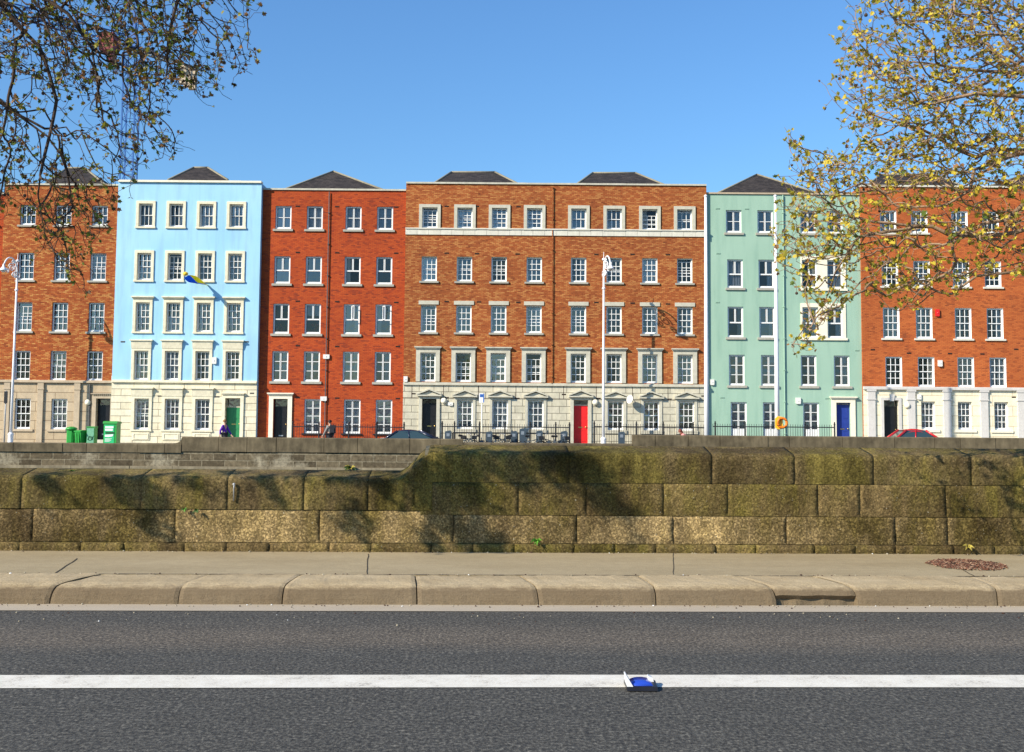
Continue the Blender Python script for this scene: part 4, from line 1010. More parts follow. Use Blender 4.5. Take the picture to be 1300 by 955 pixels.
# --- small sign pole
x = P(611.5, 545, 63.9).x; t = thing('street_sign', 'narrow blue and white street sign on a slim pale pole before the centre terrace', 'sign', (x, 63.9, ZG))
M['signblue'] = plain('sign blue', (.03, .12, .42), .4)
k = MB(); k.tube([(x, 63.9, ZG), (x, 63.9, P(611, 500, 63.9).z)], .045, 8); obj('pole', k, 'palecream', t, None, True)
z1, z0 = P(611, 499.5, 63.9).z, P(611, 511.5, 63.9).z; k = MB(); k.box(x - .17, x + .07, 63.83, 63.85, z0, z1); obj('plate', k, 'white', t)
k = MB(); k.box(x - .12, x + .05, 63.818, 63.828, z0 + .33, z1 - .05); k.box(x + .071, x + .13, 63.80, 63.86, z0 + .02, z1 - .02); obj('blue_panel', k, 'signblue', t)
x = P(6, 545, 63.9).x; t = thing('parking_sign', 'slim grey post with a small dark sign at the left edge', 'sign', (x, 63.9, ZG))
k = MB(); k.tube([(x, 63.9, ZG), (x, 63.9, P(6, 496, 63.9).z)], .04, 8); obj('pole', k, 'greymetal', t, None, True)
k = MB(); k.box(x - .08, x + .12, 63.82, 63.85, P(6, 512, 63.9).z, P(6, 497, 63.9).z); obj('plate', k, 'iron', t)

# --- green post box, bins and recycling cabinet
M['postgreen'] = plain('post box green', (.030, .30, .050), .35, 0, .1); M['bingreen'] = plain('bin green', (.05, .30, .07), .5, 0, .15); M['brightgreen'] = plain('bright green panel', (.03, .48, .18), .4, 0, .1)
M['palegreen'] = plain('faded green panel', (.16, .40, .25), .5, 0, .15); M['darkgreen'] = plain('dark green', (.012, .09, .03), .6)
Yb_ = 61.9
def px_x(px, Y=Yb_): return P(px, 550, Y).x
zt = P(91, 541.5, Yb_).z; x = px_x(90.5); t = thing('post_box', 'round green post box with a domed cap, leftmost of the green objects on the quay', 'post box', (x, Yb_, ZG))
k = MB(); k.lathe([(.27, 0), (.27, .12), (.24, .15), (.24, zt - ZG - .2)], (x, Yb_, ZG), 20); obj('body', k, 'postgreen', t, None, True)
k = MB(); k.lathe([(.24, 0), (.32, .03), (.32, .09), (.26, .14), (.1, .19), (.0, .2)], (x, Yb_, zt - .2), 20); obj('cap', k, 'postgreen', t, None, True)
k = MB(); k.box(x - .13, x + .13, Yb_ - .262, Yb_ - .22, ZG + 1.18, ZG + 1.23); obj('slot', k, 'black', t)
k = MB(); k.box(x - .12, x + .12, Yb_ - .25, Yb_ - .2, ZG + .4, ZG + 1.05); obj('door', k, 'postgreen', t)
def wheelie(label, px, pyt, wpx, mat, ang=0.0):
    zt = P(px, pyt, Yb_).z - ZG; w2 = wpx * Yb_ / F / 2; x = px_x(px)
    t = thing('wheelie_bin', label, 'bin', (0, 0, 0)); k = MB()
    k.add([(-w2 * .8, -.26, .08), (w2 * .8, -.26, .08), (w2 * .8, .2, .08), (-w2 * .8, .2, .08), (-w2, -.36, zt - .1), (w2, -.36, zt - .1), (w2, .3, zt - .1), (-w2, .3, zt - .1)],
          [(3, 2, 1, 0), (4, 5, 6, 7), (0, 1, 5, 4), (1, 2, 6, 5), (2, 3, 7, 6), (3, 0, 4, 7)])
    for s_ in (-.5, 0, .5): k.box(s_ * w2 - .03, s_ * w2 + .03, -.385, -.33, .3, zt - .16)
    obj('body', k, mat, t)
    k = MB(); k.prism_x([(-.40, zt - .1), (.34, zt - .1), (.34, zt - .03), (-.2, zt), (-.40, zt - .05)], -w2 - .02, w2 + .02); obj('lid', k, mat, t)
    for s_ in (-1, 1): k = MB(); k.lathe([(.10, -.03), (.11, 0), (.10, .03)], (s_ * w2 * .85, .26, .11), 12, 0, (1, 0, 0)); obj('wheel', k, 'rubber', t)
    k = MB(); k.tube([(-w2 * .8, .34, zt - .1), (-w2 * .8, .42, zt - .08), (w2 * .8, .42, zt - .08), (w2 * .8, .34, zt - .1)], .018, 6); obj('handle', k, 'rubber', t)
    t.location = (x, Yb_, ZG); t.rotation_euler = (0, 0, ang); return t
wheelie('small ribbed green wheelie bin between post box and scribbled bin', 104.8, 546, 10.5, 'postgreen', R(-25))
x = px_x(117.5); zt = P(117, 541.5, Yb_).z; t = thing('electrical_cabinet', 'faded green metal cabinet with dark scribbled graffiti, third green object from the left', 'cabinet', (x, Yb_, ZG))
k = MB(); k.box(x - .26, x + .18, Yb_ - .2, Yb_ + .25, ZG, zt - .06); k.box(x - .28, x + .20, Yb_ - .22, Yb_ + .27, zt - .06, zt); obj('body', k, 'bingreen', t)
k = MB(); k.box(x - .23, x + .15, Yb_ - .215, Yb_ - .201, ZG + .12, zt - .1); obj('door', k, 'palegreen', t)
k = MB(); zc = P(117, 556.5, Yb_).z; yf = Yb_ - .225
k.tube([(x - .02 - .16 * math.cos(a * .5) * .9 - .04, yf, zc + .11 * math.sin(a * .5)) for a in range(2, 13)], .014, 4)
k.tube([(x - .1 + .05 * math.cos(a), yf, zc - .0 + .09 * math.sin(a)) for a in [i * .6 for i in range(9)]], .013, 4); k.tube([(x + .0, yf, zc + .12), (x + .03, yf, zc - .1), (x + .11, yf, zc + .14), (x + .08, yf, zc - .09), (x + .02, yf, zc - .02)], .013, 4)
obj('graffiti', k, 'darkgreen', t)
x = px_x(142.5); zt = P(142, 534.8, Yb_).z; t = thing('recycling_cabinet', 'tall bright green recycling cabinet with white printed panels, rightmost of the green objects', 'recycling bin', (x, Yb_, ZG))
k = MB(); k.box(x - .36, x + .36, Yb_ - .36, Yb_ + .3, ZG, zt - .14); k.prism_x([(Yb_ - .40, zt - .138), (Yb_ + .34, zt - .138), (Yb_ + .30, zt - .03), (Yb_ - .28, zt), (Yb_ - .38, zt - .05)], x - .40, x + .40); obj('body', k, 'postgreen', t)
k = MB(); k.box(x - .31, x + .24, Yb_ - .375, Yb_ - .361, ZG + .1, zt - .2); obj('front_panel', k, 'brightgreen', t)
yf = Yb_ - .385; zz_ = lambda py: P(142, py, Yb_).z
k = MB(); k.box(x - .27, x + .20, yf, yf + .008, zz_(543.3), zz_(541.2)); k.box(x - .27, x + .16, yf, yf + .008, zz_(547), zz_(544.2)); k.prism([(x - .27, zz_(552)), (x + .20, zz_(551.2)), (x + .16, zz_(554.0)), (x - .05, zz_(554.8)), (x - .27, zz_(554.6))], yf, yf + .008)
for q, (a_, b_2) in enumerate(((-.26, .12), (-.26, .05), (-.26, .09), (-.26, .0))): k.box(x + a_, x + b_2, yf, yf + .008, zz_(557.2 + q * 1.15), zz_(556.7 + q * 1.15))
obj('printed_panel', k, 'white', t)
k = MB(); k.prism([(x - .24, zz_(550.6)), (x + .2, zz_(550.6)), (x + .24, zz_(549.4)), (x + .2, zz_(548.2)), (x - .24, zz_(548.2))], yf - .006, yf + .0075); obj('slot', k, 'darkgreen', t)

# --- flag on a slanting staff
a = P(236, 349, Yb - 1.15); b = P(262.5, 361.5, Yb - .02)
t = thing('wall_flag', 'blue and yellow flag draped on a short staff under a blue house window', 'flag', tuple(b))
k = MB(); k.tube([b, a + Vector((0, 0, .03))], .022, 6); k.lathe([(.0, -.02), (.13, .03), (.16, .12), (.11, .2), (0, .24)], tuple(a + Vector((-.02, 0, -.05))), 10); obj('staff', k, 'yellow', t, None, True)
blue, yel = MB(), MB(); dirv = b - a
def flagpt(s_, q):
    base = a + dirv * s_
    sw = q * (.62 + .25 * math.sin(s_ * 3)); 
    return base + Vector((.06 * math.sin(s_ * 7 + q * 2) * q - .12 * q + .1, -.95 * q, -.20 * q + .10 * math.sin(s_ * 6 + q * 2.2)))
for mb, q0, q1 in ((yel, -.22, .32), (blue, .32, 1.0)):
    nn, mm = 16, 6; o = 0
    for i in range(nn + 1):
        for j in range(mm + 1): mb.v.append(tuple(flagpt(.16 + .84 * i / nn, q0 + (q1 - q0) * j / mm)))
    for i in range(nn):
        for j in range(mm): mb.f.append((i * (mm + 1) + j, (i + 1) * (mm + 1) + j, (i + 1) * (mm + 1) + j + 1, i * (mm + 1) + j + 1)); mb.m.append(0)
obj('yellow_band', yel, 'flag_yellow', t, None, True); obj('blue_band', blue, 'flag_blue', t, None, True)

# --- cars (their lower halves stand behind the quay wall)
def car(label, paint, ctr_px, Y, face, roof_z=1.44, L_=4.25, cab=(-.95, -.45, .75, 1.45)):
    """face +1: bonnet towards +x. cab: rear foot, roof rear, roof front, windscreen foot"""
    t = thing('parked_car', label, 'car'); W = .86; zr_ = .62
    out = [(-L_ / 2, .45), (-L_ / 2 + .05, .88), (cab[0] - .25, .98), (cab[3] + .05, .92), (L_ / 2 - .35, .80), (L_ / 2 - .02, .60), (L_ / 2, .36), (L_ / 2 - .1, .24), (-L_ / 2 + .1, .24)]
    k = MB(); n = len(out); rings = []
    for yy_, sc, dz in ((-W, .965, -.02), (-W * .93, 1, 0), (W * .93, 1, 0), (W, .965, -.02)): rings.append([(x_ * sc, yy_, z_ + dz if z_ > .5 else z_) for x_, z_ in out])
    for i in range(3): k.add(rings[i] + rings[i + 1], [(j, (j + 1) % n, (j + 1) % n + n, j + n) for j in range(n)])
    k.add(rings[0], [tuple(range(n))]); k.add(rings[3], [tuple(reversed(range(n)))]); obj('body', k, paint, t)
    def cabin(s0, w0, w1, z_top):
        lo = [(cab[0], .95), (cab[3], .93)]; hi_ = [(cab[1], z_top - .03), ((cab[1] + cab[2]) / 2, z_top), (cab[2], z_top - .05)]; return lo, hi_
    g = MB(); lo, hi_ = cabin(0, 0, 0, roof_z); W0, W1 = W * .93, W * .68
    vs = [(cab[0], -W0, .9), (cab[3], -W0, .9), (cab[3], W0, .9), (cab[0], W0, .9)] + [(cab[1], -W1, roof_z - .08), (cab[2], -W1, roof_z - .09), (cab[2], W1, roof_z - .09), (cab[1], W1, roof_z - .08)]
    g.add(vs, [(0, 1, 5, 4), (1, 2, 6, 5), (2, 3, 7, 6), (3, 0, 4, 7)]); obj('windows', g, 'carglass', t)
    r = MB(); m2 = 10; top = []
    for i in range(m2 + 1):
        f_ = i / m2; x_ = cab[1] - .06 + (cab[2] - cab[1] + .12) * f_; zc_ = roof_z - .085 * (2 * f_ - 1) ** 2
        top.append([(x_, -W1 - .035, zc_ - .15), (x_, -W1 * .9, zc_ - .02), (x_, 0, zc_), (x_, W1 * .9, zc_ - .02), (x_, W1 + .035, zc_ - .15)])
    o = len(r.v)
    for row in top: r.v += row
    for i in range(m2):
        for j in range(4): r.f.append((o + i * 5 + j, o + (i + 1) * 5 + j, o + (i + 1) * 5 + j + 1, o + i * 5 + j + 1)); r.m.append(0)
    for s_ in (-1, 1):
        for (x0_, x1_) in ((cab[0], cab[1]), (cab[3], cab[2])): r.tube([(x0_, s_ * (W0 + .004), .9), (x1_, s_ * (W1 + .004), roof_z - .08)], .06, 6)
        xm = (cab[1] + cab[2]) / 2; r.tube([(xm + .12, s_ * (W0 + .003), .9), (xm + .02, s_ * (W1 + .003), roof_z - .07)], .036, 6)
    obj('roof', r, paint, t, None, True)
    for sx in (-1, 1):
        for sy in (-1, 1):
            wx = sx * (L_ / 2 - .82); k = MB(); k.lathe([(.20, -.09), (.31, -.08), (.32, 0), (.31, .08), (.20, .09)], (0, 0, 0), 20, 0, (0, 1, 0)); wh = obj('wheel', k, 'rubber', t); wh.location = (wx, sy * (W - .08), .32)
            k = MB(); k.lathe([(.0, -.095), (.19, -.092), (.2, -.06), (.2, .06), (.19, .092), (0, .095)], (0, 0, 0), 14, 0, (0, 1, 0)); rim = obj('rim', k, 'steel', wh)
    for sy in (-1, 1):
        k = MB(); k.box(L_ / 2 - .2, L_ / 2 - .02, sy * W * .5, sy * W * .88, .58, .70); obj('headlight', k, 'offwhite', t)
        k = MB(); k.box(-L_ / 2 + .0, -L_ / 2 + .07, sy * W * .55, sy * W * .9, .66, .84); obj('tail_light', k, 'reddoor', t)
        k = MB(); k.box(cab[3] - .28, cab[3] - .12, sy * (W + .02), sy * (W + .18), .93, 1.06); obj('wing_mirror', k, paint, t)
    k = MB(); k.box(-L_ / 2 - .02, -L_ / 2 + .12, -W * .9, W * .9, .28, .44); k.box(L_ / 2 - .12, L_ / 2 + .015, -W * .9, W * .9, .26, .42); obj('bumper', k, 'iron', t)
    t.location = (P(ctr_px, 560, Y).x, Y, -.508); t.rotation_euler = (0, 0, 0 if face > 0 else math.pi); return t
def carpaint(name, col):
    tt = NT(name); p = tt.pbr(col, .28, None, .3, .5); p.inputs['Coat Weight'].default_value = .8; p.inputs['Coat Roughness'].default_value = .05; return tt.m
M['carnavy'] = carpaint('navy car paint', (.012, .018, .04)); M['carred'] = carpaint('red car paint', (.62, .012, .012))
tt = NT('car glass'); tt.pbr((.03, .055, .06), .05, None, 0, .8); M['carglass'] = tt.m
car('dark navy car behind the quay wall in front of the black door', 'carnavy', 519, 58.3, 1, 1.45, 4.3, (-1.25, -.55, .55, 1.6))
car('bright red car behind the quay wall in front of the pale cream house', 'carred', 1157, 58.3, -1, 1.70, 4.1, (-1.6, -.55, .45, 1.45))

# --- hire bicycles and their docks before the centre terrace
def bicycle(label, group='hire bicycles docked before the centre terrace'):
    t = thing('bicycle', label, 'bicycle', (0, 0, 0), group)
    for x_ in (-.52, .52):
        k = MB(); k.ring((0, 0, 0), .32, .022, 'Y', 24, 6); wh = obj('wheel', k, 'rubber', t); wh.location = (x_, 0, .34)
        k = MB()
        for i in range(10): a_ = i * math.pi / 5; k.tube([(0, 0, 0), (.31 * math.cos(a_), 0, .31 * math.sin(a_))], .004, 3)
        k.lathe([(.03, -.05), (.03, .05)], (0, 0, 0), 8, 0, (0, 1, 0)); obj('spokes', k, 'steel', wh)
    k = MB(); bb, st, hd, ra, fa = (-.08, 0, .30), (-.22, 0, .78), (.38, 0, .80), (-.52, 0, .34), (.52, 0, .34)
    for p_, q_ in ((bb, st), (bb, hd), ((-.2, 0, .62), hd), (ra, bb), (ra, (-.19, 0, .66)), (fa, (.36, 0, .92))): k.tube([p_, q_], .022, 6)
    obj('frame', k, 'dockgrey', t, None, True)
    k = MB(); k.tube([st, (-.24, 0, .92)], .014, 6); k.lathe([(.0, -.14), (.07, -.1), (.06, .02), (.02, .14)], (-.24, 0, .95), 8, 0, (1, 0, 0)); obj('saddle', k, 'black', t)
    k = MB(); k.tube([(.36, 0, .92), (.34, 0, 1.04)], .014, 6); k.tube([(.22, -.28, 1.05), (.34, -.2, 1.06), (.36, 0, 1.05), (.34, .2, 1.06), (.22, .28, 1.05)], .013, 6); obj('handlebar', k, 'steel', t, None, True)
    k = MB(); k.box(.42, .68, -.16, .16, .74, .77); 
    for (x0_, x1_, y0_, y1_) in ((.42, .68, -.17, -.15), (.42, .68, .15, .17), (.66, .68, -.149, .149), (.42, .44, -.149, .149)): k.box(x0_, x1_, y0_, y1_, .771, .95)
    obj('basket', k, 'iron', t)
    k = MB(); k.add([(-.86, -.03, .34), (-.86, .03, .34), (-.52, .03, .72), (-.52, -.03, .72), (-.2, -.03, .4), (-.2, .03, .4), (-.52, .04, .36), (-.52, -.04, .36)], [(0, 1, 2, 3), (3, 2, 5, 4), (0, 3, 7), (7, 3, 4), (1, 6, 2), (6, 5, 2)]); obj('mudguard', k, 'dockgrey', t); return t
xs_ = [590, 600, 633, 642, 675, 700, 708]
proto = bicycle('dark hire bicycle at the left end of the bicycle stand')
where = ['leftmost of the parked hire bicycles', 'second parked hire bicycle from the left', 'third parked hire bicycle from the left', 'fourth parked hire bicycle from the left', 'middle right hire bicycle, under the clear glass window', 'second parked hire bicycle from the right', 'hire bicycle parked nearest to the red door']
for i, px in enumerate(xs_):
    o = proto if i == 0 else copy_tree(proto); o['label'] = where[i]; o.location = (P(px, 550, 62.6).x, 62.6 + .3 * (i % 2), ZG); o.rotation_euler = (0, 0, R([8, 172, 12, 190, 5, 176, 10][i]))
dk = thing('bike_dock', 'x', 'bike dock', (0, 0, 0), 'slate blue docks of the bicycle stand')
k = MB(); k.prism([(-.17, .02), (.17, .02), (.20, .95), (.12, 1.02), (-.15, .98), (-.19, .9)], -.09, .09); obj('dock_body', k, 'dockgrey', dk)
k = MB(); k.box(-.3, .3, -.15, .15, 0, .02); obj('foot_plate', k, 'greymetal', dk); k = MB(); k.box(-.09, .09, -.1, -.091, .74, .88); obj('card_panel', k, 'steel', dk)
dl = ['left of the slim street sign', 'just right of the slim street sign', 'under the second net-curtained window', 'taller, left of the clear glass window', 'under the clear glass window', 'nearest to the red door', 'alone, right of the lamp by the red door']
for i, (px, pt) in enumerate(((569, 547), (621, 548), (652.5, 547.5), (663.5, 544), (684.7, 547), (716, 547.5), (789, 548.5))):
    o = dk if i == 0 else copy_tree(dk); o['label'] = 'slate blue bike dock ' + dl[i]; o.location = (P(px, 550, 63.3).x, 63.3, ZG); s_ = (P(px, pt, 63.3).z - ZG) / 1.0; o.scale = (1, 1, s_)
k = MB(); a, b = P(575, 550, 63.55).x, P(712, 550, 63.55).x; zq = P(640, 549, 63.55).z
k.box(a, b, 63.53, 63.57, zq - .05, zq)
for i in range(6): x_ = a + (b - a) * i / 5; k.box(x_ - .03, x_ + .03, 63.525, 63.575, ZG, zq - .051)
tag(obj('parking_rail', k, 'iron'), 'low black metal rail behind the parked hire bicycles', 'rail')

# --- people
M['skin'] = plain('skin', (.55, .32, .22), .6, 0, .06); M['purple'] = plain('purple cloth', (.13, .02, .38), .85, 0, .15); M['darkcloth'] = plain('dark cloth', (.02, .021, .028), .9, 0, .2); M['greycloth'] = plain('grey cloth', (.22, .22, .21), .9, 0, .15)
M['hair_fair'] = plain('fair brown hair', (.30, .15, .06), .7, 0, .2); M['hair_dark'] = plain('dark hair', (.02, .012, .01), .6, 0, .2); M['hair_auburn'] = plain('auburn hair', (.16, .035, .02), .6, 0, .2); M['pinkcloth'] = plain('pink cloth', (.75, .28, .26), .85, 0, .1); M['palebluecloth'] = plain('pale blue cloth', (.35, .42, .62), .85, 0, .1)
def skin_obj(name, nodes, edges, mat, parent, root=0, sub=1):
    me = bpy.data.meshes.new(name); me.from_pydata([n[0] for n in nodes], edges, []); me.materials.append(M[mat]); o = link(name, me, parent)
    o.location = (0, 0, 0); md = o.modifiers.new('skin', 'SKIN'); md.use_smooth_shade = True
    for i, n in enumerate(nodes): r_ = n[1]; me.skin_vertices[0].data[i].radius = r_ if isinstance(r_, tuple) else (r_, r_); me.skin_vertices[0].data[i].use_root = i == root
    ss = o.modifiers.new('sub', 'SUBSURF'); ss.levels = sub; ss.render_levels = sub; return o
def person(label, H, J, top, legs, hair, hat=None, pack=None, long_hair=False):
    """J: joints in metres for a 1.75 m figure facing -y, scaled to H"""
    s_ = H / 1.75; t = thing('person', label, 'person', (0, 0, 0)); V = lambda k_: Vector(J[k_]) * s_
    nodes, edges = [], []
    def nd(p_, r_, par=None):
        nodes.append((tuple(p_), r_)); i = len(nodes) - 1
        if par is not None: edges.append((par, i))
        return i
    pel = nd(V('pelvis'), .12 * s_); sp_ = nd(V('spine'), .115 * s_, pel); ch = nd(V('chest'), (.15 * s_, .11 * s_), sp_); nk = nd(V('neck'), .05 * s_, ch); h0 = nd(V('head0'), .066 * s_, nk); h1 = nd(V('head1'), (.078 * s_, .092 * s_), h0); h2 = nd(V('head2'), .06 * s_, h1)
    nd(V('head1') + Vector(J['face']) * s_ * .105 + Vector((0, 0, -.01)), .013, h1)
    for sd in ('l', 'r'):
        sh = nd(V('sh' + sd), .055 * s_, ch); e_ = nd(V('el' + sd), .042 * s_, sh); wr = nd(V('wr' + sd), .028 * s_, e_); d_ = (V('wr' + sd) - V('el' + sd)).normalized(); sidev = Vector((1, 0, 0)) if abs(d_.x) < .8 else Vector((0, 1, 0)); sidev = (sidev - d_ * sidev.dot(d_)).normalized()
        pm = nd(V('wr' + sd) + d_ * .07 * s_, (.036 * s_, .018 * s_), wr); crl = d_.cross(sidev) * (.02 if sd == 'l' else -.02)
        for i, (off, ln) in enumerate(((-.030, .062), (-.010, .074), (.010, .070), (.029, .055))):
            a_ = nd(V('wr' + sd) + (d_ * .105 + sidev * off) * s_, .0095, pm); b_3 = nd(V('wr' + sd) + (d_ * (.105 + ln * .6) + sidev * off * 1.1 + crl * .6) * s_, .0085, a_); nd(V('wr' + sd) + (d_ * (.105 + ln) + sidev * off * 1.1 + crl * 1.6) * s_, .0075, b_3)
        th = nd(V('wr' + sd) + (d_ * .045 - sidev * .045) * s_, .011, wr); nd(V('wr' + sd) + (d_ * .085 - sidev * .062) * s_, .009, th)
        hp = nd(V('hip' + sd), .085 * s_, pel); kn = nd(V('kn' + sd), .055 * s_, hp); an = nd(V('an' + sd), .036 * s_, kn); nd(V('an' + sd) + Vector(J['face']) * .12 * s_ + Vector((0, 0, -.045)) * s_, .032 * s_, an)
    skin_obj('body', nodes, edges, 'skin', t)
    def garment(name, chain, mat, sc=1.25):
        nn, ee, ix = [], [], {}
        for a_, b_4, ra, rb in chain:
            for q_, r_ in ((a_, ra), (b_4, rb)):
                if q_ not in ix: ix[q_] = len(nn); nn.append((tuple(V(q_)), r_ * s_))
            ee.append((ix[a_], ix[b_4]))
        skin_obj(name, nn, ee, mat, t)
    garment('jacket', [('pelvis', 'spine', .15, .145), ('spine', 'chest', .145, .165), ('chest', 'shl', .165, .08), ('shl', 'ell', .08, .062), ('ell', 'wrl', .062, .045), ('chest', 'shr', .165, .08), ('shr', 'elr', .08, .062), ('elr', 'wrr', .062, .045)], top)
    garment('trousers', [('pelvis', 'hipl', .14, .105), ('hipl', 'knl', .105, .075), ('knl', 'anl', .075, .058), ('pelvis', 'hipr', .14, .105), ('hipr', 'knr', .105, .075), ('knr', 'anr', .075, .058)], legs)
    k = MB(); hd = V('head1'); fc = Vector(J['face']).normalized()
    for lat in range(7):
        for lon in range(12):
            th_ = lat / 6 * math.pi * .62; ph_ = lon / 12 * 2 * math.pi; v_ = Vector((math.sin(th_) * math.cos(ph_), math.sin(th_) * math.sin(ph_), math.cos(th_)))
            r_ = .118 if v_.dot(fc) < .35 else .10; k.v.append(tuple(hd + Vector((0, 0, .02)) * s_ - fc * .012 + v_ * r_ * s_))
    for lat in range(6):
        for lon in range(12): k.f.append((lat * 12 + lon, (lat + 1) * 12 + lon, (lat + 1) * 12 + (lon + 1) % 12, lat * 12 + (lon + 1) % 12)); k.m.append(0)
    if long_hair: k.tube([hd - fc * .07, hd - fc * .1 + Vector((0, 0, -.14)), hd - fc * .09 + Vector((0, 0, -.28))], [.09, .085, .03], 8)
    o = link('hair', k.mesh('hair', hair, True), t); o.location = (0, 0, 0)
    k = MB(); sd_ = fc.cross(Vector((0, 0, 1))).normalized()
    for s2 in (-1, 1): k.lathe([(0, -.008), (.01, -.005), (.01, .004), (0, .007)], tuple(hd + fc * .088 * s_ + sd_ * .032 * s2 + Vector((0, 0, .012))), 6)
    o = link('eyes', k.mesh('eyes', 'black'), t); o.location = (0, 0, 0)
    for sd in ('l', 'r'):
        k = MB(); a_ = V('an' + sd); k.tube([a_ + Vector((0, 0, -.02)) - fc * .05 * s_, a_ + Vector((0, 0, -.045)), a_ + fc * .1 * s_ + Vector((0, 0, -.055)), a_ + fc * .17 * s_ + Vector((0, 0, -.06))], [.045, .055, .048, .03], 8); o = link('shoe', k.mesh('shoe', 'black', True), t); o.location = (0, 0, 0)
    if pack: k = MB(); c_ = V('chest') - fc * .2 * s_; k.box(c_.x - .15, c_.x + .15, c_.y - .09, c_.y + .09, c_.z - .32, c_.z + .14); k.box(c_.x - .11, c_.x + .11, c_.y - .13, c_.y - .091, c_.z - .28, c_.z - .04); bg_ = link('backpack', k.mesh('backpack', pack), None); return t, bg_
    return t, None
def stand(face, step=.0, lean=0.0):
    f_ = Vector(face).normalized(); sd = f_.cross(Vector((0, 0, 1))); J = {'face': tuple(f_)}
    def q(a_, b_5, z_): return tuple(f_ * a_ + sd * b_5 + Vector((0, 0, z_)))
    J.update(pelvis=q(0, 0, .95), spine=q(lean * .3, 0, 1.13), chest=q(lean * .6, 0, 1.34), neck=q(lean * .9, 0, 1.49), head0=q(lean + .01, 0, 1.56), head1=q(lean + .02, 0, 1.64), head2=q(lean + .01, 0, 1.69))
    for n_, s2 in (('r', 1), ('l', -1)):
        st = step * s2
        J['sh' + n_] = q(lean * .6, .18 * s2, 1.40); J['el' + n_] = q(lean * .5 - st * .5, .22 * s2, 1.13); J['wr' + n_] = q(lean * .5 - st * .9 + .08, .19 * s2, .90)
        J['hip' + n_] = q(0, .09 * s2, .92); J['kn' + n_] = q(st * .6 + .03, .10 * s2, .50); J['an' + n_] = q(st * .8 - .03, .10 * s2, .08)
    return J
t1, _ = person('person in a purple jacket with fair brown hair walking past the green door', 1.74, stand((1, -.25, 0), .28), 'purple', 'darkcloth', 'hair_fair'); t1.location = (P(285, 550, 62).x, 62, ZG)
t2, bk = person('person with dark hair in a grey coat walking before the red brick house', 1.76, stand((-.9, .45, 0), .25), 'greycloth', 'darkcloth', 'hair_dark', pack='darkcloth'); t2.location = (P(418.5, 550, 62).x, 62, ZG)
bk.location = t2.location; tag(bk, 'black backpack on the back of the person in the grey coat', 'backpack'); tag(t2)
# the cyclist
f_ = Vector((-1, 0, 0)); J = stand((-1, 0, 0), 0, .0)
J.update(pelvis=(.22, 0, .99), spine=(.12, 0, 1.13), chest=(-.06, 0, 1.28), neck=(-.17, 0, 1.36), head0=(-.21, 0, 1.41), head1=(-.25, 0, 1.48), head2=(-.25, 0, 1.53), shl=(-.08, .18, 1.30), shr=(-.08, -.18, 1.30), ell=(-.22, .27, 1.12), elr=(-.22, -.27, 1.12), wrl=(-.30, .25, 1.04), wrr=(-.30, -.25, 1.04),
         hipl=(.20, .09, .96), hipr=(.20, -.09, .96), knl=(-.14, .11, .70), knr=(-.08, -.11, .60), anl=(.06, .12, .38), anr=(.0, -.12, .22))
t3, _ = person('person with auburn hair in a pink top leaning over a bicycle', 1.72, J, 'pinkcloth', 'palebluecloth', 'hair_auburn', long_hair=True); t3.location = (P(869, 550, 58.5).x, 58.5, -.508)
cb = copy_tree(proto); cb['label'] = 'bicycle ridden by the person in the pink top'; del cb['group']; cb.location = (P(869, 550, 58.5).x, 58.5, -.508); cb.rotation_euler = (0, 0, math.pi); cb.scale = (1.02, 1, 1.0)

# --- pots on the sills of the third floor of the red brick house
M['leafgreen'] = plain('house plant leaves', (.05, .22, .03), .6, 0, .3); M['flower'] = plain('red flowers', (.60, .05, .03), .7, 0, .3); M['flower2'] = plain('orange flowers', (.75, .35, .05), .7, 0, .3); M['pot'] = plain('terracotta', (.35, .12, .05), .9)
def pot_plant(label, px, py, mats, n=26, rad=.16, hgt=.28, seed=1):
    p = P(px, py, Y0 + .33); t = thing('potted_plant', label, 'potted plant', tuple(p), 'potted plants in the windows'); rr = random.Random(seed)
    k = MB(); k.lathe([(.07, 0), (.10, .14), (.11, .16), (.09, .16)], tuple(p), 10); obj('pot', k, 'pot', t, None, True)
    k = MB()
    for i in range(n):
        c_ = p + Vector((rr.uniform(-rad, rad), rr.uniform(-.1, .06), .15 + rr.random() * hgt)); d_ = Vector((rr.uniform(-1, 1), rr.uniform(-1, .2), rr.uniform(-.3, 1))).normalized() * rr.uniform(.04, .075); e_ = d_.orthogonal().normalized() * .03
        k.add([c_ - d_, c_ + e_, c_ + d_, c_ - e_], [(0, 1, 2, 3)], rr.randrange(len(mats)))
    obj('leaves', k, mats, t)
zs_ = 424
pot_plant('red flowering pot plant in the first third-floor window of the red brick house', 352, 420.5, ['leafgreen', 'flower'], seed=2, rad=.3)
pot_plant('red flowering pot plant in the second third-floor window of the red brick house', 400, 420.5, ['leafgreen', 'flower', 'flower'], seed=3, rad=.25)
pot_plant('tall yellow and orange plant in the open third-floor window of the red brick house', 450, 420.5, ['leafgreen', 'flower2', 'flower'], 30, .12, .5, seed=4)
pot_plant('bright green plant in the rightmost third-floor window of the red brick house', 493, 420.5, ['leafgreen'], seed=5, rad=.12)

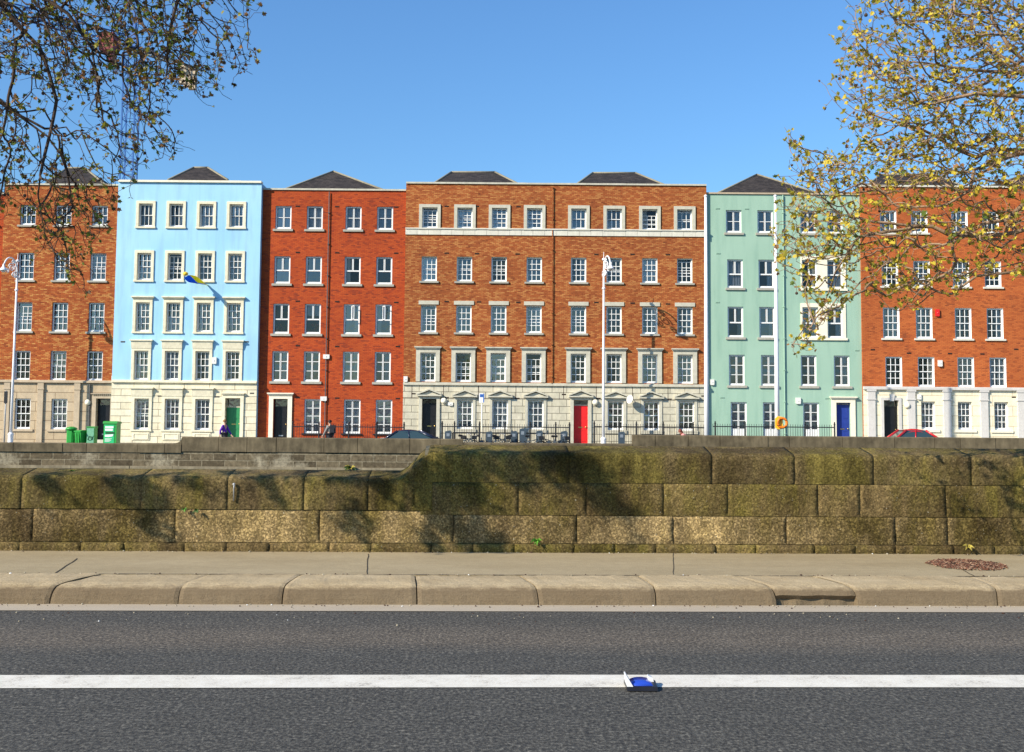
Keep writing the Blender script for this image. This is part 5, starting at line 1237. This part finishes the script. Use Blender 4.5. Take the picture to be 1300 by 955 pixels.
# --- tower crane far behind the left tree
M['craneblue'] = plain('crane blue', (.03, .13, .38), .5, 0, .1); M['cranered'] = plain('crane red', (.22, .03, .03), .5, 0, .1); M['cranegrey'] = plain('crane grey', (.20, .20, .17), .6, 0, .2); M['concrete'] = plain('counterweight concrete', (.55, .45, .33), .9, 0, .15)
YC = 130.0; p0 = P(160.5, 300, YC); zt = P(160.5, 62, YC).z; t = thing('tower_crane', 'blue lattice tower crane rising behind the houses and the left tree', 'crane', (p0.x, YC, -.52)); k = MB(); h_ = .75
for sx in (-1, 1):
    for sy in (-1, 1): k.tube([(p0.x + sx * h_, YC + sy * h_, -.5), (p0.x + sx * h_, YC + sy * h_, zt)], .11, 4)
z = 0; i = 0
while z < zt - 1.6:
    for (x0_, y0_, x1_, y1_) in ((-1, -1, 1, -1), (1, -1, 1, 1), (1, 1, -1, 1), (-1, 1, -1, -1)):
        q_ = (x0_, y0_, x1_, y1_) if i % 2 else (x1_, y1_, x0_, y0_); k.tube([(p0.x + q_[0] * h_, YC + q_[1] * h_, z), (p0.x + q_[2] * h_, YC + q_[3] * h_, z + 1.6)], .045, 4); k.tube([(p0.x + q_[0] * h_, YC + q_[1] * h_, z), (p0.x + q_[2] * h_, YC + q_[3] * h_, z)], .045, 4)
    z += 1.6; i += 1
obj('mast', k, 'craneblue', t)
def jib(a, b, w_, hh, mat, name):
    k = MB(); d = b - a; n_ = max(4, int(d.length / 1.8)); sd = d.cross(Vector((0, 0, 1))).normalized() * w_; up = Vector((0, 0, hh))
    rails = [(a + sd, b + sd), (a - sd, b - sd), (a + up, b + up * .6)]
    for r0, r1 in rails: k.tube([r0, r1], .10, 4)
    for i in range(n_):
        f0, f1 = i / n_, (i + 1) / n_; L_ = [r0.lerp(r1, f0) for r0, r1 in rails]; N_ = [r0.lerp(r1, f1) for r0, r1 in rails]
        for q, w2 in ((0, 2), (1, 2), (0, 1)): k.tube([L_[q], N_[w2]], .05, 3); k.tube([L_[q], L_[w2]], .04, 3)
    return obj(name, k, mat, t)
zc_ = P(160, 62, YC).z; top = Vector((p0.x, YC, zc_)); ce = P(258, 92, YC + 26); je = P(-260, -60, YC - 26)
jib(top, ce, .7, .5, 'cranegrey', 'counter_jib'); jib(top, je, .7, 1.5, 'craneblue', 'jib')
k = MB(); k.add([top + Vector(v_) for v_ in ((-.7, -.7, 0), (.7, -.7, 0), (.7, .7, 0), (-.7, .7, 0), (0, 0, 6))], [(0, 1, 4), (1, 2, 4), (2, 3, 4), (3, 0, 4)]); k.tube([top + Vector((0, 0, 6)), top.lerp(ce, .85)], .06, 4); k.tube([top + Vector((0, 0, 6)), top.lerp(je, .6)], .06, 4); obj('apex_tie', k, 'craneblue', t)
k = MB(); c_ = P(138, 55, YC - 3); k.box(c_.x - .8, c_.x + .9, c_.y - 1, c_.y + 1, c_.z - 1.1, c_.z + 1.0); k.box(c_.x + .2, c_.x + .7, c_.y - .6, c_.y + .6, c_.z - 2.4, c_.z - 1.11); obj('cab', k, 'cranered', t)
k = MB(); f_ = top.lerp(ce, .70); dd = (ce - top).normalized()
for i in range(3): q_ = f_ + dd * (i * 1.1); k.box(q_.x - .45 + i * .02, q_.x + .55, q_.y - 1.0 + i * .9, q_.y - .2 + i * .9, q_.z - 2.7, q_.z - .15)
obj('counterweight', k, 'concrete', t)

# ------------------------------------------------------------------ near bits: road stud, weeds, chips, grit
M['studblue'] = plain('blue reflector', (.02, .06, .42), .15, 0, .15, 3, .8)
def W_(u, v, z=0): return Vector((u * math.cos(YAW) - v * math.sin(YAW), u * math.sin(YAW) + v * math.cos(YAW), z))
c_ = P(811, 862, 6.75); sx, sy = c_.x, 6.72
t = thing('road_stud', 'dark road stud with a blue lens and white fin set in the white line', 'road stud', (sx, sy, .004))
k = MB(); n_ = 14
k.prism_x([(-.12, 0), (.085, 0), (.07, .022), (.0, .034), (-.1, .02)], -.085, .095); k.v = [(a_ + sx, b_6 + sy, c2 + .005) for a_, b_6, c2 in k.v]; obj('housing', k, 'black', t)
k = MB(); prof = []
for i in range(n_ + 1): a_ = math.pi * i / n_; prof.append((sx + .004 - .072 * math.cos(a_), .028 + .028 * math.sin(a_)))
k.add([(x_, sy + .02 , z_) for x_, z_ in prof] + [(x_, sy - .085, z_ - .012) for x_, z_ in prof], [(i, i + 1, i + n_ + 2, i + n_ + 1) for i in range(n_)] + [tuple(range(n_, -1, -1)), tuple(range(n_ + 1, 2 * n_ + 2))]); obj('lens', k, 'studblue', t, None, True)
k = MB(); k.prism([(sx - .082, .006), (sx - .04, .012), (sx - .085, .085), (sx - .092, .085)], sy - .10, sy + .02); k.prism([(sx + .05, .02), (sx + .095, .01), (sx + .075, .06), (sx + .05, .07)], sy - .02, sy + .03); obj('fin', k, 'white', t)
def leafy(mats, pos, n_, size, seed, spread=1.0, up=.5):
    rr = random.Random(seed); k = MB()
    for i in range(n_):
        a_ = rr.random() * math.tau; L_ = size * rr.uniform(.6, 1.1); d_ = Vector((math.cos(a_) * spread, -abs(math.sin(a_)) * spread, rr.uniform(-.3, 1) * up * 2)).normalized(); s_ = d_.cross(Vector((0, -1, .3))).normalized() * L_ * .16
        q0 = pos; q1 = pos + d_ * L_ * .5 + Vector((0, 0, .01)); q2 = pos + d_ * L_ + Vector((0, 0, -L_ * .25)); k.add([q0, q1 + s_, q2, q1 - s_], [(0, 1, 2, 3)], rr.randrange(len(mats)))
    return k
M['weed'] = plain('weed leaf', (.10, .26, .025), .6, 0, .25, 30); M['weed_dark'] = plain('dark weed leaf', (.045, .11, .02), .6, 0, .25, 30); M['weed_dry'] = plain('yellowing leaf', (.35, .28, .05), .7, 0, .25, 30)
for i, (px, py, v, n_, sz, mats, lab) in enumerate(((682, 688, WV - .03, 16, .085, ['weed'], 'bright green weed at the foot of the wall'), (234, 648, WV - .01, 16, .06, ['weed_dark', 'weed'], 'dark green weed in the wall joint, left of its twin'), (250, 649, WV - .01, 14, .055, ['weed_dark'], 'dark green weed in the wall joint, right of its twin'),
        (92, 600, WV + .3, 16, .07, ['weed'], 'small green weed on top of the lower wall at the left'), (445, 594, YW - .15, 30, .34, ['weed_dark', 'weed_dry'], 'olive tuft growing on the far quay ledge'), (1229, 695, WV - .06, 12, .07, ['weed_dry'], 'yellowing weed at the wall foot behind the wood chips'))):
    q = P(px, py, v + (.035 * (px - 650) * v / F if v < 20 else 0)); o = obj('weed', leafy(mats, q, n_, sz, i + 3), mats, None, q); tag(o, lab, 'weed')
M['chip1'] = plain('red brown wood chip', (.15, .062, .036), .9, 0, .3, 40); M['chip2'] = plain('pale wood chip', (.30, .19, .12), .9, 0, .3, 40); M['chip3'] = plain('dark wood chip', (.06, .03, .02), .9, 0, .3, 40)
rr = random.Random(6); k = MB(); cc = P(1227, 710.5, 11.15)
for i in range(1500):
    a_, r_ = rr.random() * math.tau, math.sqrt(rr.random()) * (1 + .06 * math.sin(i)); x_, y_ = cc.x + .36 * r_ * math.cos(a_) + .05 * math.sin(a_) * r_, cc.y + .40 * r_ * math.sin(a_) - .03 * math.cos(a_); z_ = .170 + .022 * (1 - r_) * rr.random() + .004
    d_ = Vector((rr.uniform(-1, 1), rr.uniform(-1, 1), rr.uniform(-.35, .35))).normalized() * rr.uniform(.008, .02); e_ = Vector((-d_.y, d_.x, rr.uniform(-.006, .01))).normalized() * rr.uniform(.003, .008); u_ = Vector((0, 0, .004)); c0 = Vector((x_, y_, z_))
    v8 = [c0 - d_ - e_, c0 + d_ - e_, c0 + d_ + e_, c0 - d_ + e_]; k.add(v8 + [q + u_ for q in v8], [(4, 5, 6, 7), (0, 1, 5, 4), (1, 2, 6, 5), (2, 3, 7, 6), (3, 0, 4, 7)], rr.choice([0, 0, 1, 2]))
tag(obj('wood_chips', k, ['chip1', 'chip2', 'chip3']), 'round patch of red brown wood chips in the footpath', 'wood chips', None, 'stuff')
k = MB(); rr = random.Random(12)
for i in range(900):
    reg = rr.random()
    u_ = rr.uniform(-9, 9)
    if reg < .3: v_, z_ = WV - .03 - abs(rr.gauss(0, .03)), .166
    elif reg < .55: v_, z_ = 10.175 + rr.gauss(0, .02), .17
    elif reg < .85: v_, z_ = 9.53 - abs(rr.gauss(0, .06)), .006
    else: v_, z_ = 9.2 - abs(rr.gauss(0, .3)), .001
    s_ = rr.uniform(.003, .008) * (1.6 if rr.random() < .08 else 1); k.lathe([(s_, 0), (s_ * 1.1, s_ * .5), (s_ * .4, s_)], (u_, v_, z_), 5, rr.choice([0, 0, 0, 1, 1, 1]) if rr.random() < .96 else 2)
o = near('grit', k, ['mortar_pale', 'chip3', 'white']); tag(o, 'scattered grit and crumbs along gutter, kerb and wall foot', 'grit', None, 'stuff')
# ------------------------------------------------------------------ the two plane trees
def leaf_mat(name, col, tr=.35):
    t = NT(name); d = t.n('ShaderNodeBsdfPrincipled'); d.inputs['Base Color'].default_value = (*col, 1); d.inputs['Roughness'].default_value = .55; d.inputs['Specular IOR Level'].default_value = .3
    q = t.n('ShaderNodeBsdfTranslucent'); q.inputs[0].default_value = (*[min(1, c * 1.25) for c in col], 1); mx = t.n('ShaderNodeMixShader'); mx.inputs[0].default_value = tr
    t.l(d.outputs[0], mx.inputs[1]); t.l(q.outputs[0], mx.inputs[2]); t.l(mx.outputs[0], t.out.inputs[0]); return t.m
M['leaf_olive'] = leaf_mat('olive spring leaf', (.27, .25, .030)); M['leaf_yellow'] = leaf_mat('yellow green spring leaf', (.62, .48, .05)); M['leaf_brown'] = leaf_mat('bronze young leaf', (.30, .15, .05)); M['leaf_green'] = leaf_mat('green spring leaf', (.11, .16, .025))
M['leaf_dark'] = leaf_mat('dark bronze bud leaf', (.085, .05, .022), .2)
def bark(name, a, b):
    t = NT(name); c = t.coord(); n = t.noise(c, 5, 6, .7, (1, 1, .5)); n2 = t.noise(c, 40, 3); t.pbr(t.ramp(n, [(.35, a), (.5, b), (.62, tuple(x * 1.35 for x in b))]), .9, t.bump(n2, .5, .01), 0, .15); return t.m
M['bark_dark'] = bark('dark plane bark', (.030, .021, .016), (.070, .048, .036)); M['bark_tan'] = bark('sunlit plane bark', (.13, .085, .055), (.27, .18, .115))  # sun put into the right tree's bark colour, shade into the left's
M['seedball'] = plain('seed ball', (.07, .045, .030), .9, 0, .3, 60)

def in_poly(x, y, poly):
    c = False; j = len(poly) - 1
    for i in range(len(poly)):
        xi, yi = poly[i]; xj, yj = poly[j]
        if (yi > y) != (yj > y) and x < (xj - xi) * (y - yi) / (yj - yi) + xi: c = not c
        j = i
    return c
def grow(limbs, att, step=.075, di=.9, dk=.12, bias=(0, 0, 0), iters=170, jitter=.25, seed=1):
    """space colonisation: limbs are polylines (the first starts at the root, later ones give (parent limb, index) to start from)"""
    rng = np.random.default_rng(seed); pos, par = [], []; idx = []
    for pl, start in limbs:
        cur = -1 if start is None else idx[start[0]][min(start[1], len(idx[start[0]]) - 1)]; ids = []
        pts = [Vector(p) for p in pl]
        if cur >= 0: pts = [Vector(pos[cur])] + pts
        for a, b in zip(pts, pts[1:]):
            n = max(1, int((b - a).length / step))
            for i in range(n):
                if cur == -1 and not pos: pos.append(tuple(a)); par.append(-1); cur = 0; ids.append(0)
                q = a.lerp(b, (i + 1) / n); w_ = Vector((noise.noise(q * 1.7), noise.noise(q * 1.7 + Vector((9, 0, 0))), noise.noise(q * 1.7 + Vector((0, 9, 0))))) * .05
                pos.append(tuple(q + w_)); par.append(cur); cur = len(pos) - 1; ids.append(cur)
        idx.append(ids)
    pos = np.array(pos); par = list(par); A = att.copy(); best = np.full(len(A), 1e9); who = np.zeros(len(A), int); new0 = 0; bias = np.array(bias)
    for it in range(iters):
        for s in range(new0, len(pos), 256):
            blk = pos[s:s + 256]; d = ((A[:, None, :] - blk[None]) ** 2).sum(2); j = d.argmin(1); dm = d[np.arange(len(A)), j]; up = dm < best; best[up] = dm[up]; who[up] = s + j[up]
        keep = best > dk * dk; A, best, who = A[keep], best[keep], who[keep]
        if not len(A): break
        near_ = best < di * di
        if not near_.any(): break
        w_ = who[near_]; v = A[near_] - pos[w_]; v /= np.linalg.norm(v, axis=1)[:, None] + 1e-9
        uniq, inv = np.unique(w_, return_inverse=True); s_ = np.zeros((len(uniq), 3)); np.add.at(s_, inv, v)
        s_ /= np.linalg.norm(s_, axis=1)[:, None] + 1e-9; s_ += bias + rng.normal(0, jitter, s_.shape); s_ /= np.linalg.norm(s_, axis=1)[:, None] + 1e-9
        new = pos[uniq] + s_ * step; new0 = len(pos); pos = np.vstack([pos, new]); par += list(uniq)
        if len(pos) > 60000: break
    return pos, np.array(par)
def tree_meshes(pos, par, tip, power, keep=None, thick=.045):
    n = len(pos); kids = [[] for _ in range(n)]
    for i in range(1, n): kids[par[i]].append(i)
    rad = np.zeros(n)
    for i in range(n - 1, -1, -1):
        rad[i] = tip if not kids[i] else (sum(rad[k] ** power for k in kids[i])) ** (1 / power)
    trunk, limb = MB(), MB(); chains = []
    main = [max(k, key=lambda q: rad[q]) if k else -1 for k in kids]; starts = [(0, -1)]
    while starts:
        s, p = starts.pop(); ch = ([p] if p >= 0 else []) + [s]; cur = s
        while main[cur] >= 0:
            for k in kids[cur]:
                if k != main[cur]: starts.append((k, cur))
            cur = main[cur]; ch.append(cur)
        chains.append((ch, p))
    for ch, p in chains:
        rs = [float(rad[i]) for i in ch]
        if p >= 0: rs[0] = rs[1]
        pts = [pos[i] for i in ch]
        if len(pts) < 2: continue
        r0 = rs[0]; tgt = trunk if p < 0 else limb
        tgt.tube(pts, rs, 9 if r0 > .05 else 5 if r0 > .012 else 3, 0, False)
    return trunk, limb, rad, kids
def leaf(mb, c, d, nrm, size, mi):
    s = d.cross(nrm).normalized(); fold = nrm * size * .16
    P_ = lambda a, b, f=0: c + d * a * size + s * b * size + fold * f
    L_ = [P_(0, 0), P_(.18, .42, 1), P_(.42, .30, .7), P_(.62, .52, 1), P_(.66, .20, .4), P_(1, 0)]
    Rr = [P_(0, 0), P_(1, 0), P_(.66, -.20, .4), P_(.62, -.52, 1), P_(.42, -.30, .7), P_(.18, -.42, 1)]
    mb.add(L_, [tuple(range(6))], mi); mb.add(Rr, [tuple(range(6))], mi)
def foliage(pos, par, rad, kids, tip, dens, sizes, nmat, seed, weight, ball=0.0, droop=.4, mask=None):
    rr = random.Random(seed); L_, Bl = MB(), []
    for i in range(1, len(pos)):
        if rad[i] > tip * 3.0: continue
        end = not kids[i]; p = Vector(pos[i])
        k = 0
        if rr.random() < (dens * (2.8 if end else 1)): k = rr.choice([2, 2, 3, 4]) if end else 1
        d0 = (Vector(pos[i]) - Vector(pos[par[i]])).normalized()
        big = p.y < 9.35; k += rr.choice([0, 1, 2]) if big else 0  # extra, larger leaves on the unseen near boughs deepen the wall shade
        for _ in range(k):
            d = (d0 * .4 + Vector((rr.gauss(0, 1), rr.gauss(0, 1), rr.gauss(0, 1) - droop))).normalized(); nrm = Vector((rr.gauss(0, .7), rr.gauss(0, .7) - .3, rr.gauss(0, .7) + .7)); nrm = (nrm - d * nrm.dot(d)).normalized()
            leaf(L_, p + d * .004 + Vector((rr.gauss(0, .006), rr.gauss(0, .006), rr.gauss(0, .006))), d, nrm, rr.uniform(*sizes) * (1.5 if big else 1) * (1.35 if rr.random() < .12 else 1), rr.choices(range(nmat), weight)[0])
        if rr.random() < ball * (2 if end else 1):
            Bl.append(p)
    return L_, Bl

def seed_balls(pts, root, most, seed):
    """the hanging balls that show: each one a part of its tree"""
    rr = random.Random(seed); see = [p for p in pts if abs(p.x / p.y) < .5 and p.z > 2]; rr.shuffle(see); me = None
    for p in see[:most]:
        if me is None:
            k = MB(); r_ = .017; L = .075; k.lathe([(0, -r_ - L), (r_ * .7, -r_ * .7 - L), (r_, -L), (r_ * .7, r_ * .7 - L), (.002, r_ - L), (.0018, 0)], (0, 0, 0), 7); me = k.mesh('seed_ball', 'seedball', True)
        o = link('seed_ball', me, root, p); s_ = rr.uniform(.75, 1.15); o.scale = (s_, s_, s_)
def strands(pos, par, targets, flow, tipdir, seed, wig=.022, step=.05, spur=.55, spur_up=.25):
    """long twigs: each target is reached from the branch that lies best upstream of it, in a curve that ends along tipdir;
    short leafy spurs stand on them"""
    rng = np.random.default_rng(seed); rr = random.Random(seed); F_ = np.array(flow, float); F_ /= np.linalg.norm(F_)
    n0 = len(pos); cap = n0 + len(targets) * 22; buf = np.zeros((cap, 3)); buf[:n0] = pos; par = list(par); n = n0; fresh = []
    d0 = np.array([np.min(((pos - t) ** 2).sum(1)) for t in targets])
    for t in targets[np.argsort(d0 + rng.random(len(d0)) * .25)]:
        v = t - buf[:n]; L = np.linalg.norm(v, axis=1) + 1e-6; cost = L * (1 + 1.3 * (1 - (v @ F_) / L)); N = int(cost.argmin()); l_ = L[N]
        if l_ < .05 or l_ > 3.2: continue
        A = Vector(buf[N]); T = Vector(t); q = par[N]; dA = (A - Vector(buf[q])).normalized() if q >= 0 else Vector(flow)
        u = (T - A).normalized(); side = Vector(rng.normal(0, .35, 3)); b1 = A + (dA * .55 + Vector(F_) * .55 + u * .5 + side).normalized() * l_ * .42
        te = (Vector(tipdir) + Vector(rng.normal(0, .45, 3))).normalized(); b2 = T - te * l_ * .30; m = min(20, max(2, int(l_ / step))); cur = N; ph = rr.random() * 9
        for i in range(1, m + 1):
            f = i / m; p = A * (1 - f) ** 3 + b1 * 3 * f * (1 - f) ** 2 + b2 * 3 * f * f * (1 - f) + T * f ** 3
            w = Vector((noise.noise(p * 4 + Vector((ph, 0, 0))), noise.noise(p * 4 + Vector((0, ph, 0))), noise.noise(p * 4 + Vector((0, 0, ph))))) * wig * (1 if i < m else .6)
            if n >= cap: break
            buf[n] = tuple(p + w); par.append(cur); cur = n; fresh.append(n); n += 1
    pos = buf[:n].copy(); extra = []; epar = []
    for i in fresh:
        if rr.random() > spur: continue
        p = Vector(pos[i]); d = (p - Vector(pos[par[i]])).normalized(); s_ = (d * .5 + Vector((rr.gauss(0, .8), rr.gauss(0, .8), rr.gauss(0, .8) + spur_up))).normalized(); L = rr.uniform(.025, .10); cur = i
        for k in range(rr.choice([1, 1, 2, 3])):
            p = p + s_ * L; s_ = (s_ + Vector((rr.gauss(0, .4), rr.gauss(0, .4), rr.gauss(0, .4) + .15))).normalized(); extra.append(tuple(p)); epar.append(cur); cur = n + len(extra) - 1
    if extra: pos = np.vstack([pos, np.array(extra)]); par += epar
    return pos, np.array(par)
def cloud(c, r, n, rng):
    v = rng.normal(0, 1, (n, 3)); v /= np.linalg.norm(v, axis=1)[:, None]; return np.array(c) + v * rng.random((n, 1)) ** (1 / 3) * np.array(r)

def sample(poly, n, yr, rng, dens=None):
    xs = [p[0] for p in poly]; ys = [p[1] for p in poly]; out = []
    while len(out) < n:
        x, y = rng.uniform(min(xs), max(xs)), rng.uniform(min(ys), max(ys))
        if in_poly(x, y, poly) and (dens is None or rng.random() < dens(x, y)): out.append(P(x, y, rng.uniform(*yr))[:])
    return np.array(out)
PX = lambda pts, Y: [P(x, y, Y + (i * .05 if False else 0)) for i, (x, y) in enumerate(pts)]

# left tree
rng = np.random.default_rng(3)
poly = [(-60, -60), (300, -60), (330, 8), (322, 40), (326, 62), (318, 92), (285, 112), (268, 138), (225, 118), (212, 140), (205, 168), (238, 184), (232, 200), (190, 205), (172, 236), (148, 250), (128, 300), (112, 345), (104, 372), (75, 340), (45, 330), (30, 250), (-60, 330)]
def densL(x, y):
    if y < 105: d = 1.0 if x < 245 else .42
    elif y < 150: d = .5 if x > 50 else .3
    else: d = .34
    if 0 < x < 40 and 95 < y < 125: d = .06
    if 45 < x < 110 and 120 < y < 200: d = .12
    if y < 25 and x > 265: d = .2
    return d
att = sample(poly, 1850, (9.8, 11.7), rng, densL)
out = []
while len(out) < 420:       # the rest of the crown, outside the frame
    v = rng.normal(0, 1, 3); v /= np.linalg.norm(v); v *= rng.random() ** (1 / 3); q = np.array([-8.6, 10.6, 6.6]) + v * np.array([4.6, 3.2, 3.3])
    px = 650 + F * q[0] / q[1]
    if px < -30 and q[2] > 2.6 and q[1] > 7.6: out.append(q)
cl = []
# unseen low boughs of the left tree, clumps placed sunward to cast the wall's shade patches
for (px_, py_, r_, n_) in ((566, 606, .24, 95), (592, 578, .17, 50), (640, 577, .15, 36), (690, 582, .17, 42), (655, 606, .13, 24), (735, 592, .17, 48), (752, 612, .13, 30), (772, 640, .13, 26), (548, 645, .15, 34), (600, 640, .12, 18), (590, 676, .17, 48), (620, 688, .13, 26), (545, 684, .12, 20), (515, 606, .13, 22), (470, 608, .12, 20), (428, 604, .10, 14), (62, 612, .11, 22), (160, 610, .17, 40), (186, 630, .13, 24), (188, 664, .09, 16), (236, 612, .08, 12), (330, 604, .09, 10), (452, 660, .12, 18)):
    W0 = P(px_, py_, WV + .01 + .035 * (px_ - 650) * WV / F); dl = max(2.9, (W0.x + 5.9) / 1.86 + .35) + rng.uniform(0, .5); c0 = W0 + TOSUN * (dl / -TOSUN.y)
    cl.append(cloud(tuple(c0), (r_, r_ * .8, r_ * .75), n_, rng))
T = [((-9.3, 11.2, .16), (-9.25, 11.2, 1.6), (-9.1, 11.15, 3.2), (-8.8, 11.0, 5.0), (-8.3, 10.8, 7.0), (-8.0, 10.7, 8.6)),
     PX([(-330, 120), (-160, 70), (-50, 95), (0, 127), (26, 146), (55, 160), (84, 158), (104, 182), (112, 205)], 11.0),
     PX([(38, 155), (60, 170), (78, 195), (88, 225), (96, 262)], 10.9),
     PX([(-300, -70), (-120, -60), (20, -30), (90, 20), (118, 62), (128, 118), (130, 160)], 10.7),
     PX([(-300, -230), (-80, -210), (80, -120), (180, -60), (250, 0), (290, 50), (310, 88)], 11.2),
     PX([(-250, -320), (0, -300), (150, -190), (215, -90), (230, -10), (212, 70), (205, 120)], 10.5),
     PX([(-200, -120), (-80, -60), (0, 0), (50, 60), (70, 130), (60, 190), (50, 250), (60, 310)], 10.4),
     [(-9.5, 10.2, 5.5), (-10.2, 9.2, 6.6), (-10.8, 8.6, 7.6)], [(-10.2, 11.6, 5.6), (-11.4, 11.8, 6.8)],
     [(-8.2, 9.9, 5.2), (-7.2, 9.0, 5.5), (-6.2, 8.6, 5.1), (-5.6, 8.6, 4.6), (-5.0, 8.4, 4.4)]]  # last limb is unseen, added to carry the shade-casting clumps
limbs = [(T[0], None), (T[1], (0, 42)), (T[2], (1, 62)), (T[3], (0, 58)), (T[4], (0, 78)), (T[5], (0, 92)), (T[6], (0, 66)), (T[7], (0, 55)), (T[8], (0, 60)), (T[9], (0, 60))]
none = np.array([[99., 99., 99.]])
pos, par = grow(limbs, none, .07)
pos, par = strands(pos, par, att, (.45, 0, -.8), (.55, 0, .15), 5, .03, .05, .5)
pos, par = strands(pos, par, np.vstack([np.array(out)] + cl), (.3, -.3, -.3), (.3, -.2, -.6), 6, .03, .07, .7)
tip = .0026; tr, li, rad, kids = tree_meshes(pos, par, tip, 2.6)
lt = thing('plane_tree', 'dark drooping plane tree branches with sparse bronze leaves and hanging seed balls at the left', 'tree', (-9.3, 11.2, .16))
obj('trunk', tr, 'bark_dark', lt, None, True); obj('branches', li, 'bark_dark', lt, None, True)
lv, bl = foliage(pos, par, rad, kids, tip, .22, (.024, .054), 4, 7, [3.2, 3.6, 3.6, 3.4], .008)
obj('crown', lv, ['leaf_brown', 'leaf_olive', 'leaf_dark', 'leaf_green'], lt); seed_balls(bl, lt, 80, 3)
print('left tree', len(pos), len(lv.f))

# right tree
rng = np.random.default_rng(8)
poly = [(1400, -60), (1120, -60), (1100, -10), (1066, 42), (1056, 95), (1070, 118), (1095, 128), (1052, 112), (1048, 140), (1068, 155), (1092, 180), (1066, 200), (1020, 190), (994, 160), (990, 178), (1010, 220), (1000, 245), (985, 268), (978, 300), (984, 345), (1012, 352), (1030, 385), (1003, 432), (1004, 446), (1050, 428), (1064, 400), (1100, 385), (1150, 405), (1180, 372), (1215, 380), (1230, 345), (1300, 350), (1400, 350)]
def densR(x, y):
    d = .95 if x > 1130 and y < 240 else .62
    if 1000 < x < 1110 and y > 240: d = .8
    if y > 330: d = .42
    if x > 1160 and 255 < y < 330: d = .45
    if 1120 < x < 1180 and 20 < y < 60: d = .4
    return d
att = sample(poly, 2000, (9.8, 11.8), rng, densR); out = []
while len(out) < 380:
    v = rng.normal(0, 1, 3); v /= np.linalg.norm(v); v *= rng.random() ** (1 / 3); q = np.array([9.2, 10.8, 6.4]) + v * np.array([4.6, 3.2, 3.3]); px = 650 + F * q[0] / q[1]
    if px > 1330 and q[2] > 2.6 and q[1] > 7.6: out.append(q)
T = [((9.9, 11.3, .16), (9.85, 11.3, 1.6), (9.7, 11.2, 3.0), (9.5, 11.1, 5.0), (9.2, 10.9, 7.0), (9.0, 10.8, 8.6)),
     PX([(1560, 380), (1440, 340), (1360, 300), (1300, 290), (1262, 296), (1232, 301), (1205, 298), (1185, 286), (1150, 284), (1110, 280), (1080, 270), (1062, 240), (1035, 205), (1010, 185), (995, 163)], 11.0),
     PX([(1400, 190), (1340, 225), (1300, 258), (1276, 279), (1250, 284), (1225, 300), (1190, 312), (1160, 310), (1145, 330)], 10.7),
     PX([(1440, 150), (1350, 175), (1300, 190), (1262, 186), (1240, 200), (1210, 188), (1165, 162), (1120, 152), (1085, 140), (1055, 115)], 11.2),
     PX([(1440, 20), (1360, 60), (1300, 88), (1250, 86), (1200, 84), (1150, 80), (1110, 82), (1085, 62), (1069, 40)], 10.6),
     PX([(1400, 60), (1320, 90), (1285, 60), (1262, 25), (1256, -15)], 10.3),
     PX([(1440, 90), (1350, 110), (1300, 125), (1240, 120), (1190, 132), (1140, 128), (1095, 108)], 10.2),
     PX([(1370, 310), (1340, 330), (1300, 345), (1240, 350), (1210, 372)], 11.4),
     PX([(1240, 215), (1232, 245), (1200, 262)], 10.6),
     PX([(1090, 300), (1060, 345), (1045, 390), (1005, 440)], 10.9),
     [(10.2, 10.3, 5.5), (10.8, 9.4, 6.6), (11.2, 8.6, 7.6)], [(10.9, 11.6, 5.6), (12.0, 11.8, 6.8)]]
limbs = [(T[0], None), (T[1], (0, 34)), (T[2], (0, 52)), (T[3], (0, 60)), (T[4], (0, 78)), (T[5], (0, 84)), (T[6], (0, 70)), (T[7], (1, 25)), (T[8], (3, 44)), (T[9], (1, 78)), (T[10], (0, 60)), (T[11], (0, 62))]
pos, par = grow(limbs, none, .07)
pos, par = strands(pos, par, att, (-.9, 0, .18), (-.5, 0, .6), 7, .03, .05, .62)
pos, par = strands(pos, par, np.array(out), (.3, -.3, .3), (0, 0, .6), 8, .03, .07, .5)
tr, li, rad, kids = tree_meshes(pos, par, tip, 2.65)
rt = thing('plane_tree', 'sunlit plane tree branches full of small yellow green leaves at the right', 'tree', (9.9, 11.3, .16))
obj('trunk', tr, 'bark_tan', rt, None, True); obj('branches', li, 'bark_tan', rt, None, True)
lv, bl = foliage(pos, par, rad, kids, tip, .31, (.024, .054), 4, 17, [8.5, 4.2, 2.8, 1.2], .005, .2)
obj('crown', lv, ['leaf_yellow', 'leaf_olive', 'leaf_brown', 'leaf_green'], rt); seed_balls(bl, rt, 45, 4)
print('right tree', len(pos), len(lv.f))
